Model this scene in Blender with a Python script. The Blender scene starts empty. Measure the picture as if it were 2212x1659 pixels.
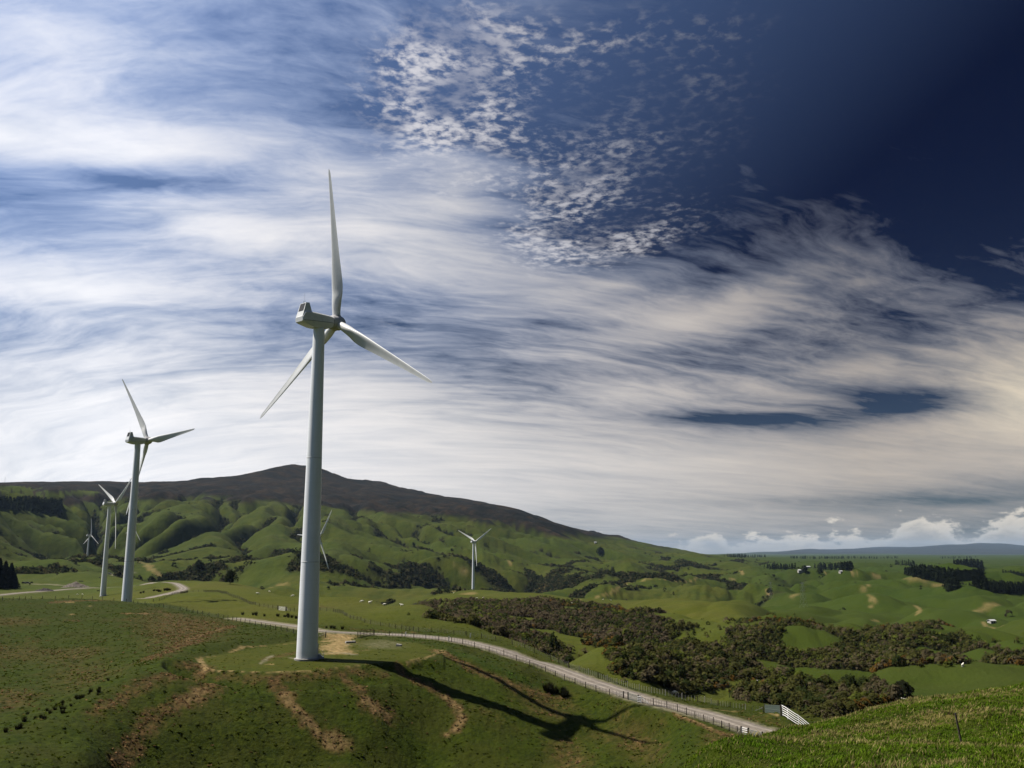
import bpy, math, random
import numpy as np
from math import radians, degrees, sin, cos, tan, pi, hypot, atan2
from mathutils import Vector, Matrix

rng = np.random.default_rng(7)
random.seed(7)
SC = bpy.context.scene
COL = SC.collection

# ------------------------------------------------------------------ camera
PITCH = radians(10.15)
FPX = 33.0 / 36.0 * 2212.0            # focal length in units of a 2212-wide picture
cam_d = bpy.data.cameras.new('camera')
cam = bpy.data.objects.new('camera', cam_d)
COL.objects.link(cam)
cam_d.sensor_width = 36.0
cam_d.lens = 33.0
cam_d.clip_start = 0.2
cam_d.clip_end = 150000.0
cam.location = (0, 0, 0)
cam.rotation_euler = (pi / 2 + PITCH, 0, 0)
SC.camera = cam

# ------------------------------------------------------------------ sun
SUN_AZ, SUN_EL = radians(14.0), radians(57.0)   # azimuth measured from -x towards +y
SUN = Vector((-cos(SUN_AZ) * cos(SUN_EL), sin(SUN_AZ) * cos(SUN_EL), sin(SUN_EL)))
sun_d = bpy.data.lights.new('sun', 'SUN')
sun_d.energy = 5.0
sun_d.angle = radians(0.5)
sun_d.color = (1.0, 0.95, 0.86)
sun_o = bpy.data.objects.new('sun', sun_d)
COL.objects.link(sun_o)
sun_o.rotation_euler = SUN.to_track_quat('Z', 'Y').to_euler()
sun_o.location = (-200, 60, 400)

# ------------------------------------------------------------------ render settings
SC.view_settings.view_transform = 'Standard'
SC.view_settings.look = 'None'
SC.view_settings.exposure = 0.6
SC.view_settings.gamma = 1.0
SC.render.engine = 'CYCLES'
SC.cycles.max_bounces = 5
SC.cycles.diffuse_bounces = 2
SC.cycles.glossy_bounces = 2
SC.cycles.transmission_bounces = 2
SC.cycles.volume_bounces = 0
SC.cycles.use_denoising = True


# ------------------------------------------------------------------ pixel <-> ray helpers (used to measure the photo)
def ray(u, v):
    x = (u - 1106.0) / FPX
    y = -(v - 829.5) / FPX
    return (x, cos(PITCH) - sin(PITCH) * y, sin(PITCH) + cos(PITCH) * y)


def az_tan(u, v):
    x, y, z = ray(u, v)
    return atan2(x, y), z / hypot(x, y)


def project(x, y, z):
    f = cos(PITCH) * y + sin(PITCH) * z
    f = np.where(f > 1e-3, f, 1e-3)
    up = -sin(PITCH) * y + cos(PITCH) * z
    return 1106.0 + FPX * x / f, 829.5 - FPX * up / f


def smooth(a, b, x):
    t = np.clip((x - a) / (b - a), 0, 1)
    return t * t * (3 - 2 * t)


# ------------------------------------------------------------------ node helpers
class NT:
    def __init__(self, tree):
        self.t = tree
        self.n = tree.nodes
        self.l = tree.links

    def new(self, typ, **kw):
        n = self.n.new(typ)
        for k, val in kw.items():
            setattr(n, k, val)
        return n

    def link(self, a, b):
        self.l.new(a, b)

    def put(self, sock, val):
        if hasattr(val, 'links') or isinstance(val, bpy.types.NodeSocket):
            self.link(val, sock)
        else:
            sock.default_value = val

    def math(self, op, a, b=None, c=None, clamp=False):
        n = self.new('ShaderNodeMath', operation=op)
        n.use_clamp = clamp
        self.put(n.inputs[0], a)
        if b is not None:
            self.put(n.inputs[1], b)
        if c is not None:
            self.put(n.inputs[2], c)
        return n.outputs[0]

    def mix(self, f, a, b, blend='MIX'):
        n = self.new('ShaderNodeMix', data_type='RGBA', blend_type=blend)
        n.clamp_factor = True
        self.put(n.inputs[0], f)
        for s, val in ((n.inputs[6], a), (n.inputs[7], b)):
            if isinstance(val, tuple):
                s.default_value = val if len(val) == 4 else (*val, 1.0)
            else:
                self.put(s, val)
        return n.outputs[2]

    def noise(self, vec, scale, detail=4.0, rough=0.55, dist=0.0, dim='3D'):
        n = self.new('ShaderNodeTexNoise', noise_dimensions=dim)
        if vec is not None:
            self.link(vec, n.inputs['Vector'])
        n.inputs['Scale'].default_value = scale
        n.inputs['Detail'].default_value = detail
        n.inputs['Roughness'].default_value = rough
        n.inputs['Distortion'].default_value = dist
        return n.outputs[0]

    def ramp(self, x, a, b, lo=0.0, hi=1.0, kind='SMOOTHSTEP'):
        n = self.new('ShaderNodeMapRange', interpolation_type=kind)
        self.put(n.inputs[0], x)
        n.inputs[1].default_value = a
        n.inputs[2].default_value = b
        n.inputs[3].default_value = lo
        n.inputs[4].default_value = hi
        return n.outputs[0]

    def mapping(self, vec, loc=(0, 0, 0), rot=(0, 0, 0), sca=(1, 1, 1), kind='POINT'):
        n = self.new('ShaderNodeMapping', vector_type=kind)
        self.link(vec, n.inputs[0])
        n.inputs[1].default_value = loc
        n.inputs[2].default_value = rot
        n.inputs[3].default_value = sca
        return n.outputs[0]


# ------------------------------------------------------------------ world: clear sky + cirrus, altocumulus, far cumulus
def build_world():
    w = bpy.data.worlds.new('World')
    SC.world = w
    w.use_nodes = True
    w.node_tree.nodes.clear()
    t = NT(w.node_tree)
    tc = t.new('ShaderNodeTexCoord')
    D = tc.outputs['Generated']
    sep = t.new('ShaderNodeSeparateXYZ')
    t.link(D, sep.inputs[0])
    X, Y, Z = sep.outputs
    az = t.math('ARCTAN2', X, Y)
    el = t.math('ARCSINE', Z)
    ae = t.new('ShaderNodeCombineXYZ')
    t.link(az, ae.inputs[0]); t.link(el, ae.inputs[1])
    AE = ae.outputs[0]
    # cloud-deck coordinates
    zc = t.math('ADD', t.math('MAXIMUM', Z, 0.0), 0.075)
    pc = t.new('ShaderNodeCombineXYZ')
    t.link(t.math('DIVIDE', X, zc), pc.inputs[0])
    t.link(t.math('DIVIDE', Y, zc), pc.inputs[1])
    P = pc.outputs[0]
    sky = t.new('ShaderNodeTexSky', sky_type='NISHITA')
    sky.sun_disc = False
    sky.sun_elevation = SUN_EL
    sky.sun_rotation = atan2(SUN.x, SUN.y)
    sky.altitude = 450
    sky.air_density = 1.0
    sky.dust_density = 0.6
    sky.ozone_density = 2.0
    # polarising filter: the sky darkens where it is seen at right angles to the sun
    dotn = t.new('ShaderNodeVectorMath', operation='DOT_PRODUCT')
    t.link(D, dotn.inputs[0]); dotn.inputs[1].default_value = SUN
    cg = dotn.outputs['Value']
    pol = t.ramp(cg, 0.24, 0.78, 0.0, 1.0, 'LINEAR')
    pol = t.math('POWER', pol, 1.2)
    tint = t.mix(pol, (0.007, 0.019, 0.072), (0.98, 1.02, 1.18))
    lowb = t.ramp(el, 0.0, 0.42, 1.0, 0.0, 'LINEAR')
    lowb = t.math('POWER', lowb, 2.2)
    tint = t.mix(t.math('MULTIPLY', lowb, 0.85), tint, (0.22, 0.26, 0.30))
    clear = t.mix(1.0, sky.outputs[0], tint, 'MULTIPLY')

    def blob_sum(blobs):
        acc = None
        for (u, v, ru, rv, rot, amp) in blobs:
            a0, te = az_tan(u, v)
            e0 = math.atan(te)
            m = t.mapping(AE, (a0, e0, 0), (0, 0, radians(-rot)), (ru / FPX, rv / FPX, 10), 'TEXTURE')
            g = t.new('ShaderNodeTexGradient', gradient_type='QUADRATIC_SPHERE')
            t.link(m, g.inputs[0])
            acc = t.math('MULTIPLY_ADD', g.outputs[1], amp, acc if acc is not None else 0.0)
        return acc

    # ---- veil of cirrus / altostratus
    cover = blob_sum(VEIL)
    warp = t.new('ShaderNodeTexNoise', noise_dimensions='2D')
    t.link(P, warp.inputs['Vector'])
    warp.inputs['Scale'].default_value = 0.9
    warp.inputs['Detail'].default_value = 3
    wv = t.new('ShaderNodeVectorMath', operation='MULTIPLY_ADD')
    t.link(warp.outputs[1], wv.inputs[0])
    wv.inputs[1].default_value = (0.5, 0.30, 0)
    t.link(P, wv.inputs[2])
    PW = wv.outputs[0]
    # the fibres fan out across the sky: follow curved lines in the deck
    ps = t.new('ShaderNodeSeparateXYZ'); t.link(PW, ps.inputs[0])
    px_, py_ = ps.outputs[0], ps.outputs[1]
    bend = t.math('MULTIPLY', px_, t.math('MULTIPLY_ADD', t.math('MINIMUM', px_, 0.9), 0.26, 0.26))
    q_ = t.math('SUBTRACT', py_, bend)
    fc = t.new('ShaderNodeCombineXYZ'); t.link(px_, fc.inputs[0]); t.link(q_, fc.inputs[1])
    F_ = fc.outputs[0]
    n1 = t.noise(t.mapping(F_, sca=(0.75, 1.5, 1)), 1.35, 10, 0.60, 0.3, '2D')
    n2 = t.noise(t.mapping(F_, loc=(3.1, 7.7, 0), sca=(0.65, 2.5, 1)), 2.3, 10, 0.58, 0.5, '2D')
    n5 = t.noise(t.mapping(F_, loc=(1.7, 2.2, 0), rot=(0, 0, radians(12)), sca=(1.6, 3.2, 1)), 4.2, 8, 0.62, 0.3, '2D')
    # low bands near the horizon
    Pb = t.mapping(AE, sca=(7.0, 40.0, 1))
    n4 = t.noise(Pb, 1.0, 7, 0.6, 0.2, '2D')
    calm_l = t.ramp(el, 0.03, 0.22, 0.4, 1.0)
    dens = t.math('MULTIPLY_ADD', t.math('SUBTRACT', n1, 0.5), t.math('MULTIPLY', calm_l, 1.55), cover)
    dens = t.math('MULTIPLY_ADD', t.math('SUBTRACT', n2, 0.5), t.math('MULTIPLY', calm_l, 0.65), dens)
    dens = t.math('MULTIPLY_ADD', t.math('SUBTRACT', n5, 0.5), t.math('MULTIPLY', calm_l, 0.7), dens)
    dens = t.math('MULTIPLY_ADD', t.math('SUBTRACT', n4, 0.5), t.ramp(el, 0.02, 0.2, 0.75, 0.1), dens)
    veil = t.math('SUBTRACT', 1.0, t.math('POWER', 2.718, t.math('MULTIPLY', t.math('MAXIMUM', t.math('ADD', dens, 0.28), 0.0), -1.35)))
    fwd = t.math('ADD', t.math('MULTIPLY', Y, 0.97), t.math('MULTIPLY', Z, 0.24))
    veil = t.math('MULTIPLY', veil, t.ramp(fwd, 0.45, 0.72, 0.08, 1.0))
    # ---- altocumulus cells
    mcov = blob_sum(CELLS)
    wm = t.new('ShaderNodeVectorMath', operation='MULTIPLY_ADD')
    t.link(warp.outputs[1], wm.inputs[0])
    wm.inputs[1].default_value = (0.16, 0.10, 0)
    t.link(P, wm.inputs[2])
    Pm = t.mapping(wm.outputs[0], rot=(0, 0, radians(28)), sca=(1.1, 1.1, 1))
    mcov = t.math('MINIMUM', mcov, 0.52)
    m1 = t.noise(Pm, 33.0, 4, 0.58, 0.1, '2D')
    m2 = t.noise(Pm, 2.6, 3, 0.5, 0.2, '2D')
    cells = t.math('MULTIPLY_ADD', t.math('SUBTRACT', mcov, 0.25), 0.40, m1)
    cells = t.math('MULTIPLY_ADD', t.math('SUBTRACT', m2, 0.5), 0.38, cells)
    cells = t.ramp(cells, 0.41, 0.80, 0.0, 1.0)
    cells = t.math('MULTIPLY', cells, t.ramp(mcov, 0.02, 0.42))
    cells = t.math('MULTIPLY', cells, t.ramp(t.noise(Pm, 6.0, 3, 0.5, 0.0, '2D'), 0.34, 0.62, 0.25, 1.0))
    # ---- colours
    side = t.ramp(az, -0.42, 0.36, 0.0, 1.0, 'LINEAR')
    ccol = t.mix(side, (10.2, 10.3, 10.8), (5.4, 4.8, 4.2))
    ccol = t.mix(blob_sum([(2240, 850, 330, 170, 8, 1.5)]), ccol, (8.0, 7.0, 5.5))
    # high on the right the thin cloud is dim
    dim = t.math('MULTIPLY', t.ramp(az, -0.12, 0.42), t.ramp(el, 0.18, 0.5))
    ccol = t.mix(dim, ccol, (0.55, 0.66, 1.0))
    # thin cloud is bluish, thick cloud white
    lit = t.math('MULTIPLY_ADD', n1, 0.7, t.math('MULTIPLY', n2, 0.5))
    lit = t.math('MULTIPLY_ADD', t.math('SUBTRACT', lit, 0.58), calm_l, 0.60)
    ccol = t.mix(t.ramp(lit, 0.38, 0.78, 0.0, 1.0), t.mix(1.0, ccol, (0.82, 0.85, 0.89), 'MULTIPLY'), t.mix(1.0, ccol, (1.10, 1.08, 1.05), 'MULTIPLY'))
    thin = t.mix(1.0, ccol, t.mix(t.ramp(el, 0.05, 0.30), (0.84, 0.87, 0.93), (0.58, 0.70, 0.95)), 'MULTIPLY')
    ccol2 = t.mix(t.ramp(veil, 0.25, 0.95), thin, ccol)
    col = t.mix(t.math('MULTIPLY', veil, 0.97), clear, ccol2)
    dimc = t.math('MULTIPLY', t.ramp(az, -0.2, 0.36), t.ramp(el, 0.12, 0.5))
    mcol = t.mix(dimc, (8.2, 8.0, 8.3), (1.1, 1.25, 1.7))
    col = t.mix(t.math('MULTIPLY', cells, 0.82), col, mcol)
    # ---- cumulus bank low over the plain
    azs = t.math('MULTIPLY', az, 30.0)
    cq = t.new('ShaderNodeCombineXYZ')
    t.link(azs, cq.inputs[0]); t.link(t.math('MULTIPLY', el, 62.0), cq.inputs[1])
    c1 = t.noise(cq.outputs[0], 0.85, 7, 0.58, 0.1, '2D')
    c0 = t.noise(t.mapping(cq.outputs[0], sca=(1, 0.0, 1), loc=(4.3, 0, 0)), 0.33, 3, 0.5, 0.0, '2D')
    top = t.math('MULTIPLY_ADD', t.math('SUBTRACT', c0, 0.5), 0.05, t.ramp(az, 0.06, 0.46, 0.003, 0.031, 'LINEAR'))
    hgt = t.math('DIVIDE', t.math('SUBTRACT', top, el), 0.022)
    cu = t.math('MULTIPLY_ADD', t.math('SUBTRACT', c1, 0.5), 3.4, hgt)
    cum = t.ramp(cu, 0.0, 0.42)
    cum = t.math('MULTIPLY', cum, t.ramp(az, 0.03, 0.13))
    cum = t.math('MULTIPLY', cum, t.ramp(el, 0.0, 0.02, 0.55, 1.0))
    shade = t.ramp(cu, 0.1, 1.5)
    cl = t.mix(shade, (8.2, 7.4, 6.2), (4.0, 3.9, 3.7))
    cl = t.mix(t.ramp(c1, 0.42, 0.62), t.mix(1.0, cl, (0.80, 0.84, 0.9), 'MULTIPLY'), cl)
    col = t.mix(t.math('MULTIPLY', cum, 0.9), col, cl)
    bg = t.new('ShaderNodeBackground')
    t.link(col, bg.inputs[0])
    bg.inputs[1].default_value = 0.066
    out = t.new('ShaderNodeOutputWorld')
    t.link(bg.outputs[0], out.inputs[0])
    w.cycles.sampling_method = 'MANUAL'
    w.cycles.sample_map_resolution = 512


# thick (+) and thin (-) areas of the cloud deck: centre, radii, turn, weight
VEIL = [
    (-60, 285, 600, 130, -8, 1.5), (320, 330, 460, 66, -12, 0.75), (720, 380, 300, 60, -10, 0.4),
    (60, 60, 720, 260, 0, 0.40), (450, 180, 560, 190, 0, 0.25), (520, 500, 660, 130, 6, 0.95), (770, 470, 260, 120, 10, 0.7),
    (150, 620, 700, 150, 4, 1.0), (250, 900, 1000, 330, 0, 1.3), (800, 930, 900, 260, 0, 1.15),
    (980, 420, 330, 200, -30, 0.8), (1050, 560, 520, 150, 0, 0.6), (700, 620, 500, 110, 0, 0.2),
    (1500, 690, 660, 105, -12, 0.72), (1850, 800, 660, 95, -6, 0.65), (1300, 620, 460, 80, -10, 0.55), (1620, 640, 300, 60, -20, 0.3),
    (2230, 850, 260, 150, 12, 1.3), (2150, 930, 460, 120, 6, 0.9), (1500, 1000, 1200, 160, 0, 1.35), (1900, 800, 160, 70, 30, 0.4),
    (1950, 1010, 900, 110, 0, 0.8), (600, 1030, 1300, 190, 0, 1.2), (400, 1090, 1600, 160, 0, 0.9), (1500, 1120, 900, 130, 0, 0.55), (1400, 850, 500, 120, 0, 0.55),
    (250, 385, 640, 66, -3, -0.62), (80, 425, 320, 50, 0, -0.2), (1060, 230, 360, 290, 0, -0.62), (1340, 450, 360, 210, 0, -0.5), (1100, 520, 300, 120, -20, -0.2), (640, 40, 420, 120, 0, -0.35), (900, 200, 240, 200, 0, -0.35), (760, 690, 520, 60, 0, -0.22),
    (1170, 800, 420, 80, -4, -0.35), (1150, 700, 300, 60, 0, -0.15), (2230, 330, 420, 330, 0, -0.9),
    (1930, 885, 420, 70, -4, -1.0), (1560, 905, 440, 40, 3, -0.8), (1800, 200, 950, 480, -8, -0.85), (1650, 560, 620, 90, 8, 0.15), (2150, 620, 300, 110, 0, -0.1), (1650, 700, 300, 120, 0, -0.15), (1900, 1080, 800, 40, 0, -0.7),
]
CELLS = [
    (960, 200, 380, 210, -48, 0.60), (1000, 80, 380, 150, -20, 0.5), (1250, 90, 560, 150, 0, 0.42),
    (1230, 420, 360, 170, -35, 0.55), (1380, 510, 380, 120, -16, 0.46), (1180, 540, 300, 90, 0, 0.35), (1060, 320, 330, 220, -35, 0.5), (1450, 300, 420, 260, -20, 0.2), (790, 170, 330, 260, 0, 0.17), (1600, 60, 380, 90, 0, 0.24),
    (900, 420, 170, 100, 0, 0.2), (860, 700, 200, 60, 0, 0.16), (1500, 180, 420, 200, 0, 0.16),
]
build_world()


# ================================================================== TERRAIN
# ---- gradient noise in numpy (world metres)
_perm = rng.permutation(4096)
_ang = rng.random(4096) * 2 * pi
_gx, _gy = np.cos(_ang), np.sin(_ang)


def pnoise(x, y, seed=0):
    xi = np.floor(x).astype(np.int64); yi = np.floor(y).astype(np.int64)
    xf = x - xi; yf = y - yi
    u = xf * xf * xf * (xf * (xf * 6 - 15) + 10)
    w = yf * yf * yf * (yf * (yf * 6 - 15) + 10)

    def g(ix, iy, dx, dy):
        h = _perm[(_perm[(ix + seed * 131) & 4095] + iy) & 4095]
        return _gx[h] * dx + _gy[h] * dy
    n00 = g(xi, yi, xf, yf); n10 = g(xi + 1, yi, xf - 1, yf)
    n01 = g(xi, yi + 1, xf, yf - 1); n11 = g(xi + 1, yi + 1, xf - 1, yf - 1)
    return ((n00 * (1 - u) + n10 * u) * (1 - w) + (n01 * (1 - u) + n11 * u) * w) * 1.5


def fbm(x, y, octv=4, seed=0, gain=0.5):
    a, s, f = 1.0, 0.0, 1.0
    for k in range(octv):
        s = s + a * pnoise(x * f, y * f, seed + k)
        a *= gain; f *= 2.03
    return s


# ---- measured heights: columns of (v, distance) or ('z', height, distance), heights relative to the lens
NEAR = [('z', -1.7, 1.5), ('z', -3.3, 10), ('z', -8.6, 30), ('z', -17.5, 60), ('z', -26.0, 100), ('z', -29.6, 125)]
NEAR2 = NEAR[:5] + [('z', -31.5, 125), ('z', -34.5, 142)]
C = {}
C[-280] = NEAR + [('z', -29.5, 140), ('z', -28.5, 158), ('z', -24, 195), ('z', -20.5, 240), ('z', -18, 300), ('z', -17, 385), ('z', -26, 480),
                  ('z', -36, 730), ('z', -38, 1000), ('z', -25, 1400), ('z', 25, 1900), ('z', 110, 2700), ('z', 185, 3300), ('z', 290, 4200), ('z', 180, 6500), ('z', 0, 10000), ('z', -50, 20000)]
C[0] = NEAR + [(1659, 138), (1620, 147), (1592, 153), (1580, 158), (1560, 166), (1520, 184), (1480, 205), (1420, 245), (1360, 295), (1315, 345), (1292, 385),
               ('z', -24, 440), ('z', -34, 600), ('z', -37.5, 750), (1283, 870), (1274, 1000), (1262, 1180), (1248, 1350), (1225, 1500), (1190, 1650), (1150, 1950), (1115, 2500),
               (1095, 2750), (1075, 3200), (1058, 3700), (1046, 4200), ('z', 200, 6500), ('z', 0, 10000), ('z', -50, 20000)]
C[110] = NEAR + [(1659, 140), (1600, 151), (1560, 159), (1545, 164), (1525, 175), (1480, 198), (1420, 238), (1360, 290), (1310, 350), (1293, 388),
                 ('z', -25, 440), ('z', -34, 600), ('z', -37.5, 750), (1280, 900), (1272, 1020), (1260, 1200), (1245, 1500), (1228, 1900), ('z', -60, 2100), (1205, 2250), (1150, 2600), (1115, 2900), (1090, 3200), (1065, 3700), (1043, 4300), ('z', 200, 6500), ('z', 0, 10000), ('z', -50, 20000)]
C[200] = NEAR[:5] + [('z', -30.8, 125)] + [(1659, 144), (1600, 153), (1550, 162), (1510, 168), (1497, 173), (1480, 184), (1460, 200), (1420, 230), (1360, 284), (1312, 345), (1296, 388),
                 ('z', -24, 430), ('z', -30, 520), ('z', -35.5, 730), (1281, 890), (1272, 1020), (1262, 1180), (1250, 1400), (1238, 1750), (1232, 2000), (1226, 2200), ('z', -70, 2350), (1210, 2450), (1150, 2800), (1115, 3100), (1085, 3500), (1060, 3900), (1042, 4400), ('z', 200, 6500), ('z', 0, 10000), ('z', -50, 20000)]
C[290] = NEAR2 + [(1659, 153), (1600, 159), (1540, 166), (1480, 175), (1463, 177), (1452, 186), (1420, 212), (1380, 250), (1340, 300), (1312, 345), (1302, 385),
                 ('z', -22.5, 425), (1292, 510), (1280, 640), (1268, 850), (1255, 1150), (1240, 1500), (1222, 2000), (1215, 2150), (1200, 2350), (1150, 2700), (1110, 3150), (1083, 3500), (1048, 4400), ('z', 220, 6500), ('z', 0, 10000), ('z', -50, 20000)]
C[430] = NEAR2 + [(1659, 158), (1600, 163), (1540, 169), (1480, 178), (1447, 186), (1415, 196), (1400, 215), (1370, 258), (1340, 300), (1326, 326),
                 (1320, 345), (1305, 390), (1292, 430), (1281, 475), ('z', -20.8, 520), (1274, 610), (1262, 800), (1257, 950), ('z', -60, 1250), (1250, 1450), (1225, 1750), (1200, 2050), (1160, 2500), (1120, 2950), (1080, 3500), (1058, 3950), (1042, 4450), ('z', 230, 6500), ('z', 0, 10000), ('z', -50, 20000)]
C[560] = NEAR2 + [(1659, 160), (1600, 165), (1540, 171), (1480, 179.5), (1452, 186), (1410, 204), (1390, 224), (1370, 244), (1352, 282), (1335, 310), (1312, 360), (1295, 420), (1284, 470), ('z', -20.8, 520), (1275, 600), (1270, 700), ('z', -52, 1000), (1262, 1300), (1230, 1700), (1200, 2050), (1150, 2600), (1110, 3100), (1081, 3500), (1050, 4150), (1020, 4900), ('z', 300, 6500), ('z', 0, 10000), ('z', -50, 20000)]
C[663] = NEAR2 + [(1659, 161.5), (1600, 166), (1540, 172), (1480, 180), (1449, 187), (1422, 200), ('z', -21.1, 212), (1392, 226), (1372, 247), (1358, 262), (1345, 285), (1325, 325), (1305, 390), (1292, 440), ('z', -26, 520), ('z', -40, 700), ('z', -50, 950),
                 (1272, 1250), (1245, 1550), (1200, 2050), (1150, 2600), (1095, 3400), (1060, 4100), (1030, 4700), (1011, 5000), ('z', 330, 6500), ('z', 0, 10000), ('z', -50, 20000)]
C[800] = NEAR2 + [(1659, 163.5), (1600, 168.5), (1540, 174.5), (1480, 183.5), (1450, 190), (1418, 203), (1400, 216), (1380, 240), (1369, 254), (1350, 285), (1320, 345), (1302, 395), (1295, 430), ('z', -36, 550), ('z', -55, 720), ('z', -66, 950), (1285, 1200), (1262, 1400), (1230, 1750), (1200, 2100), (1150, 2650), (1107, 3300), (1075, 4000), (1047, 4900), ('z', 260, 6500), ('z', 0, 10000), ('z', -50, 20000)]
C[930] = NEAR2 + [(1659, 169), (1600, 175), (1540, 182), (1480, 189.7), (1440, 197), (1418, 203), (1405, 206), (1394, 222), (1382, 238), (1374, 246), (1362, 262), (1345, 290), (1325, 325), (1312, 350), ('z', -29, 400), ('z', -34.5, 470), (1322, 540), (1305, 660), (1290, 780), ('z', -48, 900), (1287, 1150), (1281, 1330), ('z', -95, 1520), (1272, 1650), (1240, 1950), (1200, 2350), (1150, 2850), (1120, 3250), (1095, 3800), (1070, 4500), ('z', 200, 6500), ('z', 0, 10000), ('z', -50, 20000)]
C[1022] = NEAR2 + [(1659, 168), (1600, 174.5), (1540, 182.5), (1480, 193), (1450, 198), (1425, 203), ('z', -22.6, 216), (1400, 224), (1391, 232), (1376, 246), (1362, 268), (1352, 285), ('z', -31, 340), (1345, 400), (1330, 470), (1312, 570), (1299, 700), (1291, 900), (1287, 1100), ('z', -55.2, 1340), ('z', -56, 1375), ('z', -64, 1420), ('z', -100, 1600), (1272, 1750), (1240, 2000), (1200, 2400), (1150, 2950), (1127, 3300), (1100, 3900), (1084, 4400), ('z', 150, 6500), ('z', 0, 10000), ('z', -50, 20000)]
C[1120] = NEAR2 + [(1659, 168), (1600, 176), (1560, 183), (1510, 191), (1470, 198), (1440, 206), ('z', -24.6, 216), (1414, 223.5), (1400, 235), (1388, 252), ('z', -33, 320), (1380, 390), (1358, 440), (1340, 490), (1318, 560), (1303, 660), (1296, 800), (1288, 1100), (1283, 1380), ('z', -100, 1600), (1275, 1800), (1245, 2050), (1200, 2500), (1155, 3100), (1140, 3400), (1105, 4200), ('z', 100, 6500), ('z', -20, 10000), ('z', -50, 20000)]
C[1200] = NEAR2 + [(1659, 169), (1620, 175), (1585, 182), (1565, 184.5), (1530, 191), (1490, 200), (1465, 209), (1444, 218), (1432, 228), (1418, 238), ('z', -34, 290), (1402, 375), (1370, 440), (1340, 500), (1312, 585), (1303, 700), (1293, 900), ('z', -85, 1300), (1285, 1600), (1260, 1900), (1230, 2300), (1200, 2700), (1165, 3300), (1131, 4200), ('z', 60, 6500), ('z', -30, 10000), ('z', -50, 20000)]
C[1290] = NEAR2 + [(1659, 165), (1620, 173), (1585, 182), (1562, 186), (1540, 189), (1510, 195), (1492, 198), (1478, 203), (1462, 213), (1450, 220), ('z', -35, 255), (1430, 275), (1404, 300), ('z', -43, 345), (1398, 410), (1360, 490), (1320, 580), (1310, 640), ('z', -60, 760), (1302, 850), ('z', -80, 1150), (1288, 1550), (1262, 1900), (1235, 2350), (1200, 2900), (1180, 3500), (1163, 4200), ('z', 20, 6500), ('z', -35, 10000), ('z', -50, 20000)]
C[1400] = NEAR2 + [(1659, 163), (1620, 169), (1585, 177), (1550, 182), (1535, 184), (1515, 188), (1505, 193), (1495, 201), ('z', -31, 215), ('z', -37, 240), (1470, 262), (1430, 285), (1396, 312), ('z', -44, 350), (1393, 430), (1360, 500), (1324, 570), ('z', -58, 680), (1312, 790), (1300, 860), ('z', -82, 1150), (1290, 1500), (1270, 1800), (1250, 2200), (1230, 2700), (1210, 3300), (1195, 3800), (1181, 4300), ('z', -20, 6500), ('z', -45, 10000), ('z', -50, 20000)]
C[1480] = [('z', -1.7, 1.5), ('z', -3.2, 10), (1659, 31), ('z', -11, 42), ('z', -20, 75), ('z', -27.5, 110)] + [(1659, 145), (1600, 160), (1565, 170), (1552, 174), (1540, 179), (1528, 185), (1514, 198), ('z', -34, 225), ('z', -40, 255), (1490, 280), (1450, 310), (1410, 350), (1390, 375), ('z', -48, 420), (1366, 480), (1352, 520), ('z', -58, 640), (1325, 740), (1303, 860), ('z', -80, 1150), (1295, 1450), (1270, 1800), (1245, 2300), (1220, 3000), (1205, 3600), (1196, 4300), ('z', -30, 6500), ('z', -48, 10000), ('z', -50, 20000)]
C[1600] = [('z', -1.7, 1.5), ('z', -3.1, 10), (1659, 27), (1632, 36), (1610, 44), ('z', -14, 60), ('z', -22, 85), ('z', -28, 115)] + [('z', -29, 140), (1590, 160), (1564, 170), (1548, 178), (1534, 186), ('z', -32, 205), (1508, 235), (1492, 262), ('z', -42, 285), (1485, 310), (1450, 350), (1400, 410), (1352, 480), ('z', -52, 580), (1340, 660), (1318, 790), ('z', -76, 1000), (1310, 1350), (1290, 1600), (1265, 2000), (1240, 2500), (1220, 3200), (1207, 4500), (1203, 7000), ('z', -50, 16000)]
C[1700] = [('z', -1.7, 1.5), ('z', -3.0, 10), (1659, 26), (1620, 36), (1584, 47), ('z', -13, 62), ('z', -21, 85), ('z', -27, 115)] + [('z', -29, 140), (1578, 162), (1560, 168), (1545, 176), ('z', -32, 195), (1525, 220), (1497, 250), (1479, 275), ('z', -46, 310), (1480, 335), (1440, 380), (1390, 440), (1336, 530), ('z', -64, 640), (1352, 780), (1325, 1000), ('z', -72, 1150), (1300, 1450), (1270, 1900), (1245, 2500), (1222, 3200), (1210, 4500), (1203, 8000), ('z', -50, 16000)]
C[1800] = [('z', -1.7, 1.5), ('z', -2.9, 10), (1659, 25), (1600, 38), (1556, 49), ('z', -13, 64), ('z', -21, 88), ('z', -29, 120), ('z', -34, 150)] + [(1548, 205), (1530, 225), (1500, 262), (1482, 290), ('z', -48, 320), (1478, 345), (1440, 390), (1400, 440), (1360, 500), ('z', -62, 600), (1368, 760), (1340, 950), (1310, 1200), (1285, 1550), (1260, 2000), (1240, 2600), (1222, 3300), (1210, 5000), (1203, 8000), (1198, 16000)]
C[1900] = [('z', -1.7, 1.5), ('z', -2.8, 10), (1659, 24), (1590, 37), (1532, 50), ('z', -12.5, 64), ('z', -22, 90), ('z', -33, 125), ('z', -39, 160)] + [(1528, 220), (1505, 250), (1475, 285), (1449, 315), ('z', -48, 350), (1445, 390), (1405, 450), (1362, 530), ('z', -66, 620), (1360, 850), (1335, 1050), (1300, 1300), (1282, 1550), (1255, 2000), (1236, 2600), (1222, 3300), (1211, 5000), (1204, 8000), (1198, 16000)]
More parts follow.
